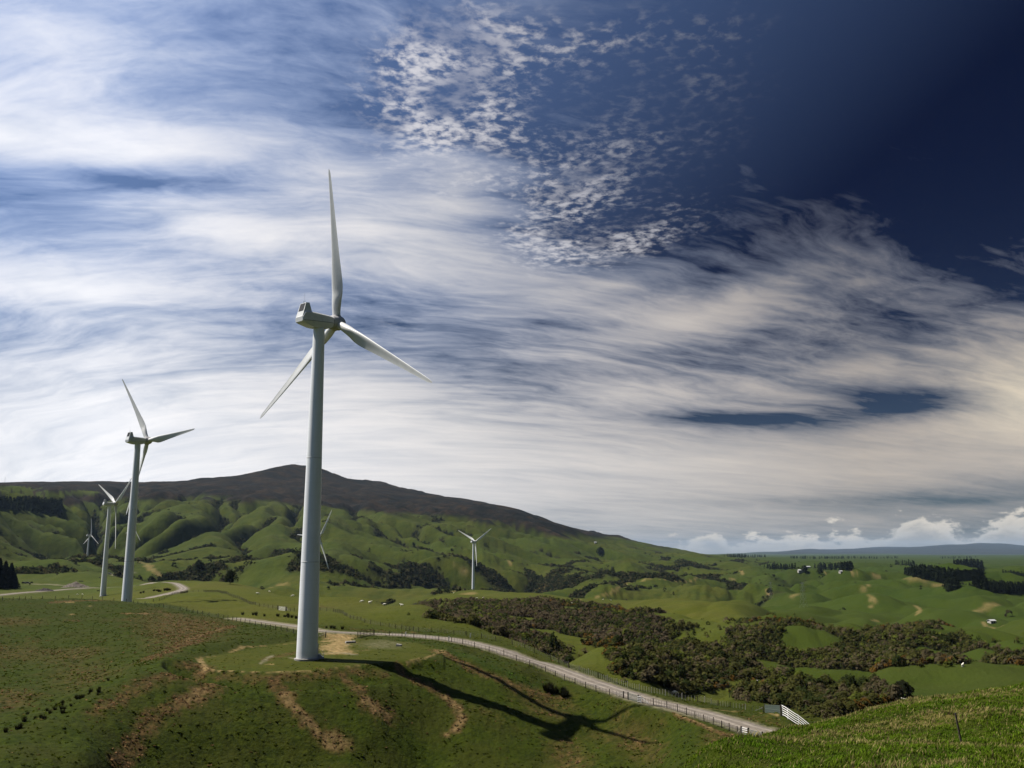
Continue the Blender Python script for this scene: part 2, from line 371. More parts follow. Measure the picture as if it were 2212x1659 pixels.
C[2020] = [('z', -1.7, 1.5), ('z', -2.7, 10), (1659, 23), (1580, 37), (1512, 50), ('z', -12, 64), ('z', -23, 95), ('z', -36, 135), ('z', -42, 180)] + [(1512, 240), (1475, 285), (1437, 330), ('z', -49, 370), (1430, 420), (1400, 460), (1370, 510), (1347, 560), ('z', -70, 650), (1350, 880), (1320, 1050), (1300, 1250), (1280, 1500), (1258, 1950), (1240, 2500), (1224, 3200), (1212, 5000), (1205, 8000), (1199, 16000)]
C[2212] = [('z', -1.7, 1.5), ('z', -2.6, 10), (1659, 22), (1570, 36), (1474, 50), ('z', -11, 66), ('z', -23, 100), ('z', -36, 140), ('z', -42, 190)] + [(1475, 270), (1455, 300), (1440, 325), ('z', -48, 370), (1428, 420), (1405, 480), (1395, 560), (1370, 680), (1340, 870), (1310, 1150), (1290, 1500), (1270, 1900), (1250, 2400), (1230, 3200), (1212, 5000), (1205, 8000), (1199, 16000)]
C[2480] = [('z', -1.7, 1.5), ('z', -2.5, 10), ('z', -4.6, 22), ('z', -5.4, 36), ('z', -5.2, 55), ('z', -9, 75), ('z', -22, 110), ('z', -36, 150), ('z', -42, 200), ('z', -40, 270), ('z', -38, 325), ('z', -48, 380), ('z', -48, 480), ('z', -55, 700), ('z', -60, 1000), ('z', -65, 1600), ('z', -60, 2600), ('z', -48, 5000), ('z', -50, 16000)]

FAR_RANGE = {1300: 1199, 1480: 1199, 1600: 1198, 1650: 1196, 1720: 1191, 1760: 1188, 1800: 1190, 1850: 1188, 1900: 1185, 1940: 1182, 1980: 1181, 2020: 1179, 2060: 1177, 2100: 1175, 2150: 1174, 2190: 1178, 2212: 1182, 2260: 1184, 2400: 1186}

MCREST = [(0, 1045), (60, 1043.5), (140, 1042), (230, 1041.5), (290, 1046), (330, 1046), (400, 1043.5), (450, 1038), (500, 1031), (545, 1024), (585, 1015), (620, 1011), (650, 1011.5), (690, 1015),
          (720, 1022), (750, 1034), (775, 1042), (800, 1042), (830, 1047), (870, 1055), (920, 1068), (960, 1076), (1010, 1080), (1060, 1090), (1100, 1101), (1130, 1111), (1165, 1117), (1200, 1131), (1230, 1147), (1270, 1156), (1290, 1161), (1320, 1164), (1350, 1166), (1400, 1178), (1440, 1189), (1470, 1196)]


def crest_D(u):
    return float(np.interp(u, [0, 200, 430, 663, 800, 930, 1022, 1120, 1200, 1290, 1400, 1480], [4200, 4400, 4450, 5000, 4900, 4600, 4400, 4300, 4200, 4200, 4300, 4300]))


pts = []      # az, ln r, tan(elevation)
for u, lst in C.items():
    for a, b, *c in lst:
        if a == 'z':
            az, _ = az_tan(u, 1195)
            pts.append((az, math.log(c[0]), b / c[0]))
        else:
            az, te = az_tan(u, a)
            pts.append((az, math.log(b), te))
for u, v in MCREST:
    az, te = az_tan(u, v)
    pts.append((az, math.log(crest_D(u)), te))
for u, v in FAR_RANGE.items():
    az, te = az_tan(u, v)
    pts.append((az, math.log(33000), te))
    pts.append((az, math.log(21000), -50 / 21000))
    pts.append((az, math.log(46000), -0.004))
# behind and beside the camera: the knoll it stands on and open country
for az in [-180, -150, -120, -95, -70, -50, 50, 70, 95, 120, 150, 180]:
    k = 1.0 if az > 0 else 0.75
    for z, r in [(-1.7, 1.5), (-2.0, 10), (-3.5, 30), (-8, 70), (-25, 140), (-40, 300), (-45, 700), (-50, 1600), (-50, 4000), (-50, 10000), (-50, 45000)]:
        if abs(az) < 60 and r < 200:
            z = z * (1.6 if az < 0 else 1.1)
        pts.append((radians(az), math.log(r), z / r))
pts = np.array(pts)
# merge near-duplicates
keep = []
for p in pts:
    if all((p[0] - q[0]) ** 2 + (p[1] - q[1]) ** 2 > 1e-5 for q in keep):
        keep.append(p)
pts = np.array(keep)
CX = np.stack([pts[:, 0] * 2.2, pts[:, 1]], 1)
CV = pts[:, 2]


def kern(d2):
    return d2 * np.log(d2 + 1e-9) * 0.5


def fit_tps(X, V, lam):
    n = len(X)
    d2 = ((X[:, None] - X[None]) ** 2).sum(-1)
    A = np.zeros((n + 3, n + 3))
    A[:n, :n] = kern(d2) + np.eye(n) * lam
    A[:n, n] = 1; A[:n, n + 1:] = X
    A[n, :n] = 1; A[n + 1:, :n] = X.T
    return np.linalg.solve(A, np.concatenate([V, [0, 0, 0]]))


COEF = fit_tps(CX, CV, 1e-4)


def base_h(az, lr):
    out = np.empty(az.shape)
    A = az.ravel() * 2.2; L = lr.ravel(); o = out.ravel()
    for i in range(0, len(A), 60000):
        a = A[i:i + 60000]; l = L[i:i + 60000]
        d2 = (a[:, None] - CX[None, :, 0]) ** 2 + (l[:, None] - CX[None, :, 1]) ** 2
        o[i:i + 60000] = kern(d2) @ COEF[:-3] + COEF[-3] + COEF[-2] * a + COEF[-1] * l
    return out


# ---- polar grid round the camera
azs = np.concatenate([np.arange(-180, -60, 6.0), np.arange(-60, -40, 2.0), np.arange(-40, -32, 0.4), np.arange(-32, 36.01, 0.075), np.arange(36.4, 40, 0.4), np.arange(40, 60, 2.0), np.arange(60, 180, 6.0)])
AZ = np.radians(azs)
lrs = [math.log(1.2)]
while lrs[-1] < math.log(46000):
    r = math.exp(lrs[-1])
    st = 0.05 if r < 18 else 0.014 if r < 60 else 0.02 if r < 120 else 0.0055 if r < 320 else 0.0065 if r < 900 else 0.0075 if r < 5600 else 0.03
    lrs.append(lrs[-1] + st)
LR = np.array(lrs); RR = np.exp(LR)
NA, NR = len(AZ), len(RR)
GA, GL = np.meshgrid(AZ, LR, indexing='ij')
GR = np.exp(GL)
GX, GY = GR * np.sin(GA), GR * np.cos(GA)
# smooth field on every third grid line, then cubic-free bilinear refinement
ia = np.unique(np.concatenate([np.arange(0, NA, 3), [NA - 1]])); ir = np.unique(np.concatenate([np.arange(0, NR, 2), [NR - 1]]))
coarse = base_h(GA[np.ix_(ia, ir)], GL[np.ix_(ia, ir)])
tmp = np.empty((len(ia), NR))
for i in range(len(ia)):
    tmp[i] = np.interp(LR, LR[ir], coarse[i])
HT = np.empty((NA, NR))
for j in range(NR):
    HT[:, j] = np.interp(AZ, AZ[ia], tmp[:, j])
GZ = HT * GR


def bil(G, x, y):
    """sample a grid field at world x, y"""
    x = np.asarray(x, float); y = np.asarray(y, float)
    a = np.arctan2(x, y); l = np.log(np.maximum(np.hypot(x, y), 1.21))
    i = np.clip(np.searchsorted(AZ, a) - 1, 0, NA - 2); j = np.clip(np.searchsorted(LR, l) - 1, 0, NR - 2)
    fa = np.clip((a - AZ[i]) / (AZ[i + 1] - AZ[i]), 0, 1); fl = np.clip((l - LR[j]) / (LR[j + 1] - LR[j]), 0, 1)
    return (G[i, j] * (1 - fl) + G[i, j + 1] * fl) * (1 - fa) + (G[i + 1, j] * (1 - fl) + G[i + 1, j + 1] * fl) * fa


# ---- relief that is finer than the measured points
TURB_XY = [(-41.3, 195.7), (-160.0, 399.5), (-312.5, 734.3), (-864, 1942), (-816, 2042), (-202, 980), (-54.9, 1357)]
calm = np.ones_like(GR)
for tx, ty in TURB_XY[2:]:
    sg = 230.0 if tx == -864 else 70.0
    calm *= 1 - 0.97 * np.exp(-((GX - tx) ** 2 + (GY - ty) ** 2) / (2 * sg ** 2))
far = smooth(850, 1500, GR)
mid = smooth(420, 700, GR) * (1 - far * 0.6)
plain = smooth(radians(11), radians(17), GA)
hill = far * (1 + 0.25 * plain * (1 - smooth(1800, 2600, GR))) * (1 - smooth(5200, 8000, GR) * 0.8) * (1 - plain * smooth(2300, 4200, GR) * 0.85)
low_crest = np.exp(-((GR - 4450) / 850.0) ** 2) * (1 - smooth(radians(15), radians(19), GA))
wx = GX + 130 * pnoise(GX / 420, GY / 420, 3); wy = GY + 130 * pnoise(GX / 420, GY / 420, 9)
th = radians(28)
rx = wx * cos(th) + wy * sin(th); ry = -wx * sin(th) + wy * cos(th)
w2x = rx + 26 * pnoise(GX / 90, GY / 90, 25); w2y = ry + 26 * pnoise(GX / 90, GY / 90, 26)
b1 = np.abs(pnoise(rx / 260, ry / 700, 21) + 0.25 * pnoise(rx / 120, ry / 260, 27)); b2 = np.abs(pnoise(w2x / 82 + 7, w2y / 330, 22)); b3 = np.abs(pnoise(w2x / 36, w2y / 130, 23))
b4 = np.abs(pnoise(wx / 20, wy / 44, 24))
relief = 0.98 * (98 * (np.minimum(b1, 0.5) - 0.24) + 50 * (np.minimum(b2, 0.5) - 0.2) * (0.40 + 1.1 * b1) + 25 * (b3 - 0.2) * (0.4 + b2) + 4.0 * (b4 - 0.2))


def erode():
    """let streams cut the hill country: flow gathers downhill and lowers the ground it crosses"""
    dx = 10.5
    xs = np.arange(-3300, 2900, dx); ys = np.arange(760, 5400, dx)
    X, Y = np.meshgrid(xs, ys, indexing='ij')
    B = bil(GZ, X, Y)
    nx, ny = B.shape
    H = B + 7 * pnoise(X / 190, Y / 190, 171) + 3.5 * pnoise(X / 80, Y / 80, 172) + 2.5 * pnoise(X / 36, Y / 36, 173) + 0.6 * np.random.default_rng(5).normal(size=B.shape)
    N = nx * ny
    idx = np.arange(N).reshape(nx, ny)
    offs = [(-1, 0, 1.0), (1, 0, 1.0), (0, -1, 1.0), (0, 1, 1.0), (-1, -1, 1.4142), (-1, 1, 1.4142), (1, -1, 1.4142), (1, 1, 1.4142)]
    for it in range(22):
        best = np.zeros((nx, ny)); rc = idx.copy(); ds = np.ones((nx, ny))
        for a, b, l in offs:
            S = np.full((nx, ny), -1.0)
            i0, i1 = max(0, -a), nx - max(0, a); j0, j1 = max(0, -b), ny - max(0, b)
            S[i0:i1, j0:j1] = (H[i0:i1, j0:j1] - H[i0 + a:i1 + a, j0 + b:j1 + b]) / (l * dx)
            m = S > best
            best[m] = S[m]; ds[m] = l
            rc = np.where(m, idx + a * ny + b, rc)
        order = np.argsort(H.ravel())[::-1].tolist()
        r_ = rc.ravel().tolist(); A = [1.0] * N
        for i in order:
            k = r_[i]
            if k != i:
                A[k] += A[i]
        Aa = np.array(A)
        F = (0.085 * Aa ** 0.46 / ds.ravel()).tolist()
        h = H.ravel().tolist()
        for i in reversed(order):
            k = r_[i]
            if k != i:
                f = F[i]
                h[i] = (h[i] + f * h[k]) / (1 + f)
        H = np.array(h).reshape(nx, ny)
        # slopes creep and round off
        for _ in range(1):
            P_ = np.pad(H, 1, mode='edge')
            H = H + 0.16 * (P_[:-2, 1:-1] + P_[2:, 1:-1] + P_[1:-1, :-2] + P_[1:-1, 2:] - 4 * H)
    A2 = np.log(np.maximum(Aa, 1)).reshape(nx, ny)
    P_ = np.pad(A2, 1, mode='edge'); A2 = np.maximum(A2, 0.8 * np.maximum(np.maximum(P_[:-2, 1:-1], P_[2:, 1:-1]), np.maximum(P_[1:-1, :-2], P_[1:-1, 2:])))
    D_ = H - B
    # keep the measured large shape: drop the slow part of the change
    lo = D_.copy()
    for _ in range(380):
        P_ = np.pad(lo, 1, mode='edge')
        lo = lo + 0.245 * (P_[:-2, 1:-1] + P_[2:, 1:-1] + P_[1:-1, :-2] + P_[1:-1, 2:] - 4 * lo)
    D_ = D_ - lo
    print('erosion relief', D_.std(), D_.min(), D_.max())
    fx = np.clip((GX - xs[0]) / dx, 0, nx - 1.001); fy = np.clip((GY - ys[0]) / dx, 0, ny - 1.001)
    i = fx.astype(int); j = fy.astype(int); u = fx - i; v = fy - j
    u = u * u * (3 - 2 * u); v = v * v * (3 - 2 * v)

    def smp(G):
        return (G[i, j] * (1 - u) + G[i + 1, j] * u) * (1 - v) + (G[i, j + 1] * (1 - u) + G[i + 1, j + 1] * u) * v
    inside = smooth(0, 6, fx) * smooth(0, 6, nx - 1 - fx) * smooth(0, 6, fy) * smooth(0, 6, ny - 1 - fy)
    return smp(D_) * inside, smp(A2) * inside


ERO, FLOW = erode()
k_ = 22.0 / max(1e-6, float(np.std(ERO[(GR > 1200) & (GR < 3800) & (np.abs(GA) < 0.5)])))
relief = ERO * min(k_, 6.0) + 5 * (b3 - 0.2) + 3.0 * (b4 - 0.2) + plain * (16 * (np.minimum(b1, 0.5) - 0.24) + 15 * (np.minimum(b2, 0.5) - 0.2)) + 9 * (np.minimum(b2, 0.5) - 0.2)
DZ = hill * relief * (1 - 0.84 * low_crest)
b5 = np.abs(pnoise(wx / 75, wy / 95, 31)); b6 = np.abs(pnoise(wx / 28, wy / 34, 32))
DZ += mid * (1 - 0.8 * far) * (4.5 * (b5 - 0.2) + 1.6 * (b6 - 0.2)) * smooth(520, 800, GR)
sr = smooth(radians(3), radians(7), GA) * smooth(250, 330, GR) * (1 - smooth(620, 760, GR))
DZ += sr * (9.0 * (np.abs(pnoise(wx / 62, wy / 78, 33)) - 0.2) + 3.2 * (np.abs(pnoise(wx / 24, wy / 30, 34)) - 0.2)) * (1 - 0.6 * smooth(radians(17), radians(21), GA) * (GR < 345))
sr2 = smooth(radians(8), radians(13), GA) * smooth(620, 850, GR) * (1 - smooth(1600, 2300, GR))
DZ += sr2 * (30 * (np.abs(pnoise(wx / 170, wy / 330, 35)) - 0.22) + 10 * (np.abs(pnoise(wx / 64, wy / 150, 36)) - 0.2))
lump = smooth(120, 140, GR) * (1 - smooth(420, 650, GR))
n_l = fbm(GX / 1.7, GY / 1.7, 2, 41, 0.6)
slopey = smooth(0.0, 0.25, np.abs(pnoise(GX / 40, GY / 40, 43)))
DZ += lump * (0.16 * n_l + 0.30 * pnoise(GX / 7, GY / 7, 44) + 0.5 * pnoise(GX / 22, GY / 22, 45))
# sheep terraces across the steep faces
DZ += (GR < 60) * (0.10 * pnoise(GX / 1.1, GY / 1.1, 51) + 0.28 * pnoise(GX / 4.5, GY / 4.5, 52))
DZ += smooth(18000, 26000, GR) * 70 * fbm(GX / 2600, GY / 2600, 3, 161) * plain
GZ0 = GZ.copy()
GZ = GZ + DZ * calm
GULLY = np.minimum(1, hill * 1.2) * smooth(2.3, 4.9, FLOW)
GULLY_OLD = 0.0 * ((1 - smooth(0.0, 0.13, b1)) + 0.75 * (1 - smooth(0.0, 0.12, b2)) * smooth(0.02, 0.2, 0.45 - b1))


def in_poly(poly, u, v):
    r = np.zeros(u.shape, bool)
    n = len(poly)
    for i in range(n):
        (x1, y1), (x2, y2) = poly[i], poly[(i + 1) % n]
        if y1 == y2:
            continue
        c = ((y1 > v) != (y2 > v)) & (u < (x2 - x1) * (v - y1) / (y2 - y1) + x1)
        r ^= c
    return r


def runmax():
    T = GZ / GR
    return np.maximum.accumulate(T, axis=1)


# the level pad the nearest turbine stands on, with a sharp outer lip
PAD_Z = -21.15
PAD_S = 0.062          # it falls a little towards the lip
PAD = []
for u, v in [(428, 1424), (447, 1446), (500, 1450.5), (585, 1453), (671, 1448.5), (724, 1442), (793, 1434.5), (850, 1430.5), (895, 1426), (936, 1415), (955, 1404), (900, 1388), (820, 1381), (745, 1379), (640, 1384), (560, 1397), (480, 1413)]:
    a_, te_ = az_tan(u, v); d_ = (PAD_Z - PAD_S * 197) / (te_ - PAD_S * cos(a_))
    if d_ * cos(a_) > 197:
        d_ = PAD_Z / te_
    PAD.append(Vector((d_ * sin(a_), d_ * cos(a_), PAD_Z)))
pm = np.where((GR > 150) & (GR < 300) & (np.abs(GA) < radians(25)))
best_ = np.full(pm[0].shape, 1e9)
for a_, b_ in zip(PAD, PAD[1:] + PAD[:1]):
    dx, dy = b_.x - a_.x, b_.y - a_.y
    tt = np.clip(((GX[pm] - a_.x) * dx + (GY[pm] - a_.y) * dy) / (dx * dx + dy * dy), 0, 1)
    best_ = np.minimum(best_, np.hypot(GX[pm] - a_.x - tt * dx, GY[pm] - a_.y - tt * dy))
sd_ = np.where(in_poly([(p.x, p.y) for p in PAD], GX[pm], GY[pm]), best_, -best_)
front = (GR[pm] < 196) | (GA[pm] > radians(-4))
w_ = np.where(front, smooth(-1.6, 0.3, sd_), smooth(-7.0, 1.0, sd_))
GZ[pm] = GZ[pm] * (1 - w_) + (PAD_Z + PAD_S * np.minimum(GY[pm] - 197, 0) + 0.05 * n_l[pm]) * w_
cap_ = PAD_Z + PAD_S * np.minimum(GY[pm] - 197, 0) - 0.42 * np.clip(-sd_ - 0.3, 0, 7) + 0.8 * np.maximum(-sd_ - 7.3, 0) + 0.8 * np.maximum(-60 - GX[pm], 0) + 0.8 * np.maximum(GX[pm] + 20, 0) + 0.12 * n_l[pm]
face = (sd_ < 0) & (sd_ > -16) & (GY[pm] < 208)
GZ[pm] = np.where(face, np.minimum(GZ[pm], cap_), GZ[pm])
PADM = np.zeros_like(GR); PADM[pm] = smooth(-0.8, 1.5, sd_)
RM = runmax()


def ground_at(u, v, rmin=0.0, rmax=1e9):
    """first ground point met by the sight line through (u, v) beyond rmin"""
    az, te = az_tan(u, v)
    i = int(np.clip(np.searchsorted(AZ, az) - 1, 0, NA - 2))
    f = (az - AZ[i]) / (AZ[i + 1] - AZ[i])
    T = (GZ[i] * (1 - f) + GZ[i + 1] * f) / RR
    ok = (T >= te) & (RR >= rmin)
    k = int(np.argmax(ok)) if ok.any() else NR - 1
    if not ok.any() or RR[k] > rmax:
        sel = (RR >= rmin) & (RR <= rmax)
        kk = np.where(sel)[0]
        k = int(kk[np.argmax(T[kk])])
        r = RR[k]
    else:
        t0, t1 = T[k - 1], T[k]
        g = 1.0 if t1 == t0 or RR[k - 1] < rmin else (te - t0) / (t1 - t0)
        r = RR[k - 1] + (RR[k] - RR[k - 1]) * min(max(g, 0), 1)
    x, y = r * sin(az), r * cos(az)
    return Vector((x, y, float(bil(GZ, x, y))))


def zat(x, y):
    return float(bil(GZ, x, y))


def path(pix, rmin=0.0, rmax=1e9):
    return [ground_at(u, v, rmin, rmax) for u, v in pix]


def resample(P, step):
    P = [Vector(p) for p in P]
    out = [P[0]]; acc = 0.0
    for a, b in zip(P[:-1], P[1:]):
        L = (b.xy - a.xy).length
        if L < 1e-6:
            continue
        d = step - acc
        while d <= L:
            out.append(a.lerp(b, d / L)); d += step
        acc = L - (d - step)
    if (out[-1].xy - P[-1].xy).length > step * 0.35:
        out.append(P[-1])
    return out


def smooth_line(P, n=3):
    P = [Vector(p) for p in P]
    for _ in range(n):
        Q = [P[0]]
        for a, b in zip(P[:-1], P[1:]):
            Q += [a.lerp(b, 0.25), a.lerp(b, 0.75)]
        Q.append(P[-1])
        P = Q
    return P


def seg_dist(P, X, Y):
    """distance of world points to a polyline, and height along it"""
    best = np.full(X.shape, 1e18); zz = np.zeros(X.shape)
    for a, b in zip(P[:-1], P[1:]):
        dx, dy = b.x - a.x, b.y - a.y
        L2 = dx * dx + dy * dy
        if L2 < 1e-9:
            continue
        t = np.clip(((X - a.x) * dx + (Y - a.y) * dy) / L2, 0, 1)
        d = (X - a.x - t * dx) ** 2 + (Y - a.y - t * dy) ** 2
        m = d < best
        best = np.where(m, d, best); zz = np.where(m, a.z + (b.z - a.z) * t, zz)
    return np.sqrt(best), zz


# ================================================================== ROADS (levelled into the ground)
ROAD_PIX = [(510, 1336), (565, 1343), (640, 1353.6), (687, 1362), (737, 1367), (804, 1369.5), (883, 1373), (925, 1376), (970, 1380.5), (1014, 1387), (1066, 1400), (1126, 1420), (1193, 1444.5),
            (1260, 1467.5), (1339, 1497), (1405, 1514), (1484, 1534), (1564, 1556), (1643, 1580)]
road = smooth_line(path(ROAD_PIX, 150), 2)
a0 = road[-1] - road[-6]
for k in range(1, 5):
    road.append(road[-1] + Vector((a0.x, a0.y, 0)).normalized() * 14 + Vector((0, 0, 0.2)))
TRACK_B = smooth_line(path([(286, 1296), (331, 1289.5), (380, 1280), (398, 1273.5), (395, 1267), (378, 1260), (350, 1257.5)], 395, 1300), 2)
TRACK_C = smooth_line(path([(-60, 1291), (0, 1286), (49, 1280), (98, 1277), (159, 1272), (208, 1270.6), (263, 1268), (306, 1264), (335, 1258.5)], 700, 1500), 2)
TRACK_D = smooth_line(path([(66, 1261), (100, 1262), (122, 1263), (150, 1266)], 900, 1600), 2)
TRACK_E = smooth_line(path([(232, 1244), (248, 1241), (268, 1239), (290, 1238)], 1200, 2300), 2)
ENTRY = smooth_line(path([(738, 1369), (722, 1378), (731, 1386), (722, 1397), (712, 1404), (704, 1412)], 170, 300), 2)


def level(P, half, blend, n=4, lift=0.0):
    """cut the ground to the line P"""
    global GZ
    z = np.array([p.z for p in P])
    for _ in range(n):
        z[1:-1] = (z[:-2] + z[1:-1] * 2 + z[2:]) / 4
    for p, q in zip(P, z):
        p.z = float(q)
    X0 = min(p.x for p in P) - 40; X1 = max(p.x for p in P) + 40; Y0 = min(p.y for p in P) - 40; Y1 = max(p.y for p in P) + 40
    m = (GX > X0) & (GX < X1) & (GY > Y0) & (GY < Y1)
    d, zz = seg_dist(P, GX[m], GY[m])
    w = 1 - smooth(half, half + blend, d)
    GZ[m] = GZ[m] * (1 - w) + (zz + lift) * w


level(road, 3.6, 5.0, 14)
for tr in (TRACK_B, TRACK_C, TRACK_D, TRACK_E):
    level(tr, 4.0, 8.0, 6)
RM = runmax()

# ================================================================== GROUND COVER MASKS
U, V = project(GX, GY, GZ)


def world_poly(pix, rmin, rmax):
    return [(p.x, p.y) for p in path(pix, rmin, rmax)]


SCRUB = [   # outline read off the photo, nearest and farthest metres
    ('ridge', [(833, 1296), (874, 1289), (919, 1292), (943, 1303), (935, 1318), (904, 1319), (865, 1309)], 420, 900),
    ('slope', [(953, 1324), (1002, 1296), (1041, 1297), (1100, 1303), (1168, 1289), (1217, 1305), (1286, 1306), (1352, 1316), (1432, 1324), (1455, 1340), (1514, 1350), (1485, 1364), (1432, 1393), (1334, 1397),
               (1273, 1400), (1232, 1408), (1228, 1440), (1190, 1418), (1139, 1397), (1100, 1385), (1021, 1363), (925, 1336)], 285, 720),
    ('bush', [(1286, 1428), (1312, 1412), (1352, 1404), (1432, 1393), (1485, 1388), (1537, 1399), (1567, 1393), (1564, 1375), (1559, 1362), (1590, 1356), (1630, 1340), (1670, 1333), (1723, 1338), (1788, 1355), (1835, 1366), (1905, 1360),
              (1975, 1350), (2045, 1344), (2069, 1358), (2104, 1386), (2139, 1400), (2174, 1407), (2260, 1398), (2260, 1435), (2104, 1437), (2022, 1433), (1928, 1440), (1893, 1450), (1842, 1470), (1788, 1482), (1753, 1489), (1718, 1484),
              (1670, 1470), (1590, 1468), (1577, 1483), (1498, 1500), (1463, 1500), (1432, 1484), (1352, 1463), (1326, 1452)], 235, 640),
    ('knoll', [(1577, 1490), (1617, 1476), (1670, 1479), (1723, 1495), (1776, 1497), (1835, 1482), (1882, 1482), (1928, 1497), (1932, 1515), (1889, 1524), (1835, 1542), (1788, 1560), (1765, 1544), (1718, 1530), (1680, 1529), (1643, 1518), (1590, 1508)], 195, 345),
]


def scrub_mask(u, v, r, x, y):
    m = np.zeros(u.shape)
    wob = 9 * pnoise(x / 18, y / 18, 61); wob2 = 5 * pnoise(x / 14 + 5, y / 14, 62)
    for nm, poly, r0, r1 in SCRUB:
        m = np.maximum(m, (in_poly(poly, u + wob, v + wob2 * 0.6) & (r > r0) & (r < r1)).astype(float))
    gap = smooth(0.22, 0.36, pnoise(x / 40, y / 40, 63) + 0.25 * pnoise(x / 12, y / 12, 64))
    return m * (1 - gap)


BUSH = scrub_mask(U, V, GR, GX, GY)
# gully bush on the far hills, broken up
gn = fbm(GX / 130, GY / 130, 3, 71)
gn2 = pnoise(GX / 700, GY / 700, 72)
low = 1 - smooth(-0.005, 0.055, GZ / GR)
GB = smooth(0.30, 0.62, GULLY * 1.0 + 0.45 * gn + 0.45 * gn2 - 0.12 + 0.30 * low) * (0.25 + 0.75 * (1 - plain)) * smooth(850, 1250, GR)
BL = [az_tan(*p) for p in [(-300, 1085), (0, 1085), (140, 1085), (300, 1085), (450, 1078), (560, 1081), (663, 1092), (730, 1100), (800, 1106), (870, 1110), (930, 1119), (1000, 1126), (1060, 1131), (1100, 1138), (1160, 1150), (1200, 1158), (1240, 1162), (1290, 1164), (1340, 1163), (1420, 1178)]]
dark_up = np.interp(GA, [p[0] for p in BL], [p[1] for p in BL])
tanel = GZ / GR
MOUNT = smooth(-0.002, 0.002, tanel - dark_up + 0.0045 * fbm(GX / 330, GY / 330, 3, 75)) * (GR > 2700) * (1 - plain)
MOUNT = np.maximum(MOUNT, 0.9 * (GR > 21500) * plain)
# the long spurs of pasture that run up into the bush on the far left
UL, VL = project(GX, GY, GZ)
spur = np.zeros_like(GR)
for pl in ([(-40, 1052), (30, 1050), (90, 1054), (60, 1062), (-40, 1062)], [(-40, 1066), (60, 1062), (120, 1060), (60, 1070), (-40, 1076)], [(40, 1076), (110, 1066), (170, 1059), (225, 1062), (200, 1067), (130, 1072), (90, 1078)]):
    spur = np.maximum(spur, in_poly([(a, b) for a, b in pl], UL + 10 * pnoise(GX / 160, GY / 160, 76), VL + 2.5 * pnoise(GX / 130, GY / 130, 77)).astype(float))
MOUNT = MOUNT * (1 - spur * (GR > 2700))

BROWN = np.zeros_like(GR); CLAY = np.zeros_like(GR); GRAVEL = np.zeros_like(GR); LUSH_DIM = np.zeros_like(GR)
near_m = (GR > 120) & (GR < 420) & (np.abs(GA) < radians(34))
ni = np.where(near_m)
NX, NY = GX[ni], GY[ni]
jit = 0.9 * pnoise(NX / 2.6, NY / 2.6, 81) + 0.55 * pnoise(NX / 0.9, NY / 0.9, 82)
brk = 0.5 + 0.9 * pnoise(NX / 1.1, NY / 1.1, 83) + 0.5 * pnoise(NX / 0.6, NY / 0.6, 84)


def stroke(F, pix, half, amp, rmin=130, rmax=420, soft=1.0):
    P = path(pix, rmin, rmax)
    d, _ = seg_dist(P, NX, NY) if len(P) > 1 else (np.hypot(NX - P[0].x, NY - P[0].y), 0)
    w = 1 - smooth(half * 0.2, half * (0.70 + 0.28 * soft), d + jit * half * 0.5)
    F[ni] = np.maximum(F[ni], np.clip(w * amp * np.clip(0.55 + 0.75 * brk * soft, 0.2, 1.25), 0, 1))


def patch(F, pix, amp, rmin=130, rmax=420, edge=3.0):
    P = path(pix, rmin, rmax)
    poly = [(p.x, p.y) for p in P]
    ins = in_poly(poly, NX, NY)
    d, _ = seg_dist(P + [P[0]], NX, NY)
    sd = np.where(ins, d, -d) + jit * edge * 0.7
    w = smooth(-edge, edge * 1.6, sd) * np.clip(0.45 + 0.75 * brk, 0.1, 1.2)
    F[ni] = np.maximum(F[ni], np.clip(w * amp, 0, 1))


# -- left hill
stroke(BROWN, [(118, 1301), (160, 1298), (225, 1295)], 4.0, 0.9)
stroke(CLAY, [(126, 1303), (140, 1301.5), (160, 1300)], 0.8, 0.9)
stroke(CLAY, [(195, 1309), (208, 1307.5)], 0.9, 0.6)
stroke(CLAY, [(148, 1328), (160, 1327)], 0.9, 0.55)
stroke(BROWN, [(150, 1340), (165, 1341)], 2.5, 0.5)
stroke(BROWN, [(275, 1325), (310, 1326)], 3.2, 1.0); stroke(CLAY, [(275, 1325.5), (312, 1326)], 2.2, 0.38)
patch(BROWN, [(291, 1352), (330, 1312), (424, 1331), (503, 1347), (480, 1375), (430, 1392), (384, 1402), (331, 1421), (318, 1385)], 0.72, edge=6)
stroke(CLAY, [(490, 1357), (430, 1372), (390, 1388)], 1.2, 0.22)
stroke(BROWN, [(500, 1352), (430, 1375), (385, 1397), (325, 1424)], 3.5, 0.9)
patch(BROWN, [(114, 1426), (132, 1485), (225, 1471), (262, 1443), (180, 1430)], 0.6, edge=6)
patch(BROWN, [(-20, 1487), (60, 1490), (87, 1506), (40, 1530), (-20, 1540)], 0.75, edge=4)
patch(BROWN, [(30, 1412), (110, 1402), (140, 1425), (60, 1436)], 0.35, edge=6)
